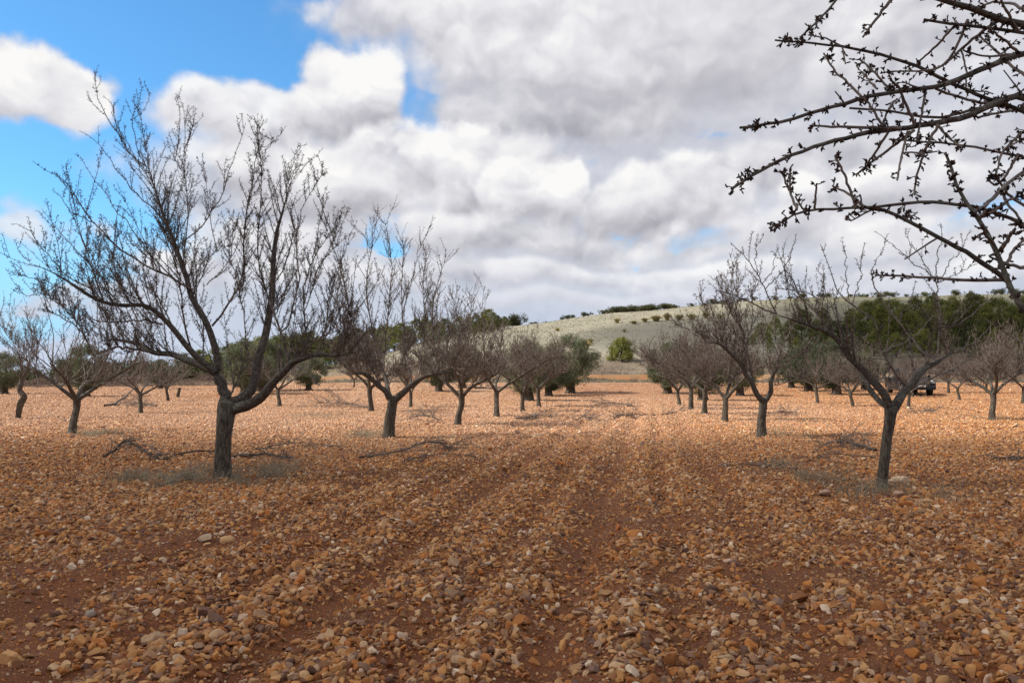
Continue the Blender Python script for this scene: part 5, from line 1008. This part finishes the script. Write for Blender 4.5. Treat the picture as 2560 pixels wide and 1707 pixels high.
# ------------------------------------------------------------------ pickup truck
def simple(name, col, rough=.5, metal=0.0, spec=.5, coat=0.0):
    def fn(w, b):
        n = w.noise(opos(w), 3, 3, .6); w.set(b.inputs['Base Color'], w.mix(w.map(n, .4, .7, 0, .25), (*col, 1), tuple(c * .7 + .02 for c in col)))
        b.inputs['Roughness'].default_value = rough; b.inputs['Metallic'].default_value = metal; b.inputs['Specular IOR Level'].default_value = spec; b.inputs['Coat Weight'].default_value = coat
    return mat(name, fn)
def pickup():
    import bmesh
    PAINT = simple('dark_paint', (.004, .006, .010), .45, 0, .25, .15); GLASS = simple('car_glass', (.012, .014, .022), .08, 0, .6); RUB = simple('rubber', (.012, .012, .012), .9); CHR = simple('chrome', (.5, .5, .5), .2, 1)
    LAMP = simple('lamp_glass', (.75, .85, .88), .12, 0, .8); PLATE = simple('plate_white', (.8, .8, .8), .4); BLK = simple('black_plastic', (.015, .015, .016), .6); BLU = simple('plate_blue', (.02, .08, .4), .4); DKG = simple('bed_cover', (.10, .10, .12), .4)
    p = put(2318, 989); root = empty('pickup_truck', p, math.radians(-9)); tag(root, "dark pickup truck parked at the far edge, seen behind the near right tree", 'pickup truck')
    root.scale = (1.06, 1.0, 1.1); root.location = p + np.array([-.45, 1.7, 0])          # origin mid-vehicle; -Y of the truck is its front
    def bevel_obj(name, build, m, parent=root, bev=.03, seg=2):
        bm = bmesh.new(); build(bm); bmesh.ops.recalc_face_normals(bm, faces=bm.faces)
        if bev: bmesh.ops.bevel(bm, geom=[e for e in bm.edges if e.calc_face_angle(0) > .3], offset=bev, segments=seg, affect='EDGES')
        me = bpy.data.meshes.new(name); bm.to_mesh(me); bm.free(); me.materials.append(m)
        for q in me.polygons: q.use_smooth = True
        me.set_sharp_from_angle(angle=math.radians(35)); o = bpy.data.objects.new(name, me); COL.objects.link(o); o.parent = parent; return o
    def box(bm, x0, x1, y0, y1, z0, z1, tx=0, ty0=0, ty1=0):
        v = [bm.verts.new(c) for c in ((x0, y0, z0), (x1, y0, z0), (x1, y1, z0), (x0, y1, z0), (x0 + tx, y0 + ty0, z1), (x1 - tx, y0 + ty0, z1), (x1 - tx, y1 - ty1, z1), (x0 + tx, y1 - ty1, z1))]
        for f in ((0, 3, 2, 1), (4, 5, 6, 7), (0, 1, 5, 4), (1, 2, 6, 5), (2, 3, 7, 6), (3, 0, 4, 7)): bm.faces.new([v[i] for i in f])
    def prof(bm, pts, w):      # side profile (y, z) extruded across the width
        a = [bm.verts.new((-w, y, z)) for y, z in pts]; b_ = [bm.verts.new((w, y, z)) for y, z in pts]; n = len(pts)
        bm.faces.new(a); bm.faces.new(b_[::-1])
        for i in range(n): bm.faces.new((a[i], b_[i], b_[(i+1) % n], a[(i+1) % n]))
    arch = lambda cy, r, z: [(cy + r * math.cos(t), z + r * math.sin(t)) for t in np.linspace(PI, 0, 9)]
    body = [(-2.55, .45), (-2.62, .60), (-2.60, .86), (-2.50, 1.0), (-1.25, 1.12), (.9, 1.14), (.9, 1.12), (2.5, 1.15), (2.55, .55)] 
    low = [(2.5, .42), (1.75 + .45, .42)] + arch(1.7, .45, .42)[::-1] + [(1.2, .36), (-1.1, .36)] + arch(-1.62, .45, .42)[::-1] + [(-2.1, .42), (-2.5, .40)]
    bevel_obj('body', lambda bm: prof(bm, body + low, .92), PAINT, bev=.035)
    cab = bevel_obj('cab', lambda bm: box(bm, -.86, .86, -1.32, .88, 1.10, 1.76, .16, .72, .16), PAINT, bev=.06, seg=3)
    bevel_obj('windshield', lambda bm: prof(bm, [(-1.27, 1.16), (-.655, 1.715), (-.67, 1.73), (-1.30, 1.175)], .70), GLASS, cab, bev=0)
    for s in (-1, 1):
        def win(bm, s=s):
            for y0, y1 in ((-.98, -.05), (.05, .72)):
                v = [(s * .855, y0, 1.17), (s * .855, y1, 1.17), (s * .735, y1 - .08 * (y1 > .5), 1.68), (s * .735, max(y0 + .5, y0) if y0 < -.5 else y0, 1.68)]
                a = [bm.verts.new(c) for c in v]; b_ = [bm.verts.new((c[0] - s * .03, c[1], c[2])) for c in v]; bm.faces.new(a); bm.faces.new(b_[::-1])
                for i in range(4): bm.faces.new((a[i], b_[i], b_[(i+1) % 4], a[(i+1) % 4]))
        bevel_obj('side_window', win, GLASS, cab, bev=0)
        bevel_obj('mirror', lambda bm, s=s: box(bm, s * 1.0 - .1, s * 1.0 + .1, -1.05, -.93, 1.12, 1.32), PAINT, root, .03)
        bevel_obj('headlight', lambda bm, s=s: box(bm, min(s*.58, s*.88), max(s*.58, s*.88), -2.63, -2.42, .80, .97, .02, .06, 0), LAMP, root, .03)
        bevel_obj('fog_light', lambda bm, s=s: box(bm, min(s*.74, s*.84), max(s*.74, s*.84), -2.65, -2.55, .52, .62), LAMP, root, .02)
        bevel_obj('side_step', lambda bm, s=s: box(bm, s*.93 - .05, s*.93 + .05, -1.0, 1.1, .38, .43), CHR, root, .01)
        bevel_obj('door_handle', lambda bm, s=s: box(bm, s*.935 - .012, s*.935 + .012, -.25, -.1, .98, 1.01), CHR, root, .004)
        for cy in (-1.62, 1.7):
            def tyre(bm, s=s, cy=cy):
                bmesh.ops.create_cone(bm, cap_ends=True, segments=32, radius1=.39, radius2=.39, depth=.26, matrix=Matrix.Translation((s*.82, cy, .39)) @ Matrix.Rotation(PI/2, 4, 'Y'))
            wo = bevel_obj('wheel', tyre, RUB, root, .03)
            def rim(bm, s=s, cy=cy):
                bmesh.ops.create_cone(bm, cap_ends=True, segments=24, radius1=.23, radius2=.20, depth=.04, matrix=Matrix.Translation((s*.955, cy, .39)) @ Matrix.Rotation(PI/2, 4, 'Y'))
                for k in range(5):
                    a = k * 2 * PI / 5; mtx = Matrix.Translation((s*.98, cy + .11 * math.cos(a), .39 + .11 * math.sin(a))) @ Matrix.Rotation(a, 4, 'X') @ Matrix.Diagonal((.02, .17, .05, 1)); bmesh.ops.create_cube(bm, size=1, matrix=mtx)
            bevel_obj('rim', rim, CHR, wo, 0)
    bevel_obj('grille', lambda bm: box(bm, -.5, .5, -2.655, -2.5, .72, .93, .03), BLK, root, .02)
    bevel_obj('grille_bar', lambda bm: box(bm, -.5, .5, -2.675, -2.64, .90, .925), CHR, root, .005)
    bevel_obj('bumper', lambda bm: box(bm, -.93, .93, -2.74, -2.45, .38, .68, .02, .06, 0), PAINT, root, .05)
    pl = bevel_obj('number_plate', lambda bm: box(bm, -.26, .26, -2.77, -2.74, .55, .67), PLATE, root, .005)
    bevel_obj('plate_band', lambda bm: box(bm, -.257, -.215, -2.774, -2.768, .555, .665), BLU, pl, 0)
    bevel_obj('bed_cover', lambda bm: box(bm, -.86, .86, .93, 2.5, 1.14, 1.19, .03), DKG, root, .02)
pickup()

# ------------------------------------------------------------------ the cloud over the orchard, whose shade lies on the foreground
def cloud(cx, cy, ax, ay, seed, dens, th=40, alt=330):
    """lens-shaped cloud placed up-sun of the ground it shades (cx, cy = centre of the shaded ground)"""
    r = np.random.default_rng(seed); k = alt / sun_dir.z; c = np.array([cx + sun_dir.x * k, cy + sun_dir.y * k, alt])
    v, f = ico(4) if False else ICO[3]; v = v.copy()
    n = fbm(v[:, 0] * 2 + 5 + seed, v[:, 1] * 2 + 5 + v[:, 2], 4)
    v = v * (.82 + .4 * n[:, None]); v = v * np.array([ax, ay, th])
    mb = MB(); mb.raw(v, f)
    m = bpy.data.materials.new('cloud_vapour'); m.use_nodes = True; t = m.node_tree; t.nodes.clear(); o_ = t.nodes.new('ShaderNodeOutputMaterial'); pv = t.nodes.new('ShaderNodeVolumePrincipled')
    pv.inputs['Density'].default_value = dens; pv.inputs['Color'].default_value = (.95, .95, .95, 1); pv.inputs['Anisotropy'].default_value = .6; t.links.new(pv.outputs[0], o_.inputs['Volume'])
    o = mb.build('cloud', m); o.location = c; tag(o, kind='structure'); return o
cloud(30, -86, 420, 104, 1, .031)
cloud(120, 130, 95, 60, 2, .022)
print('objects', len(bpy.data.objects))
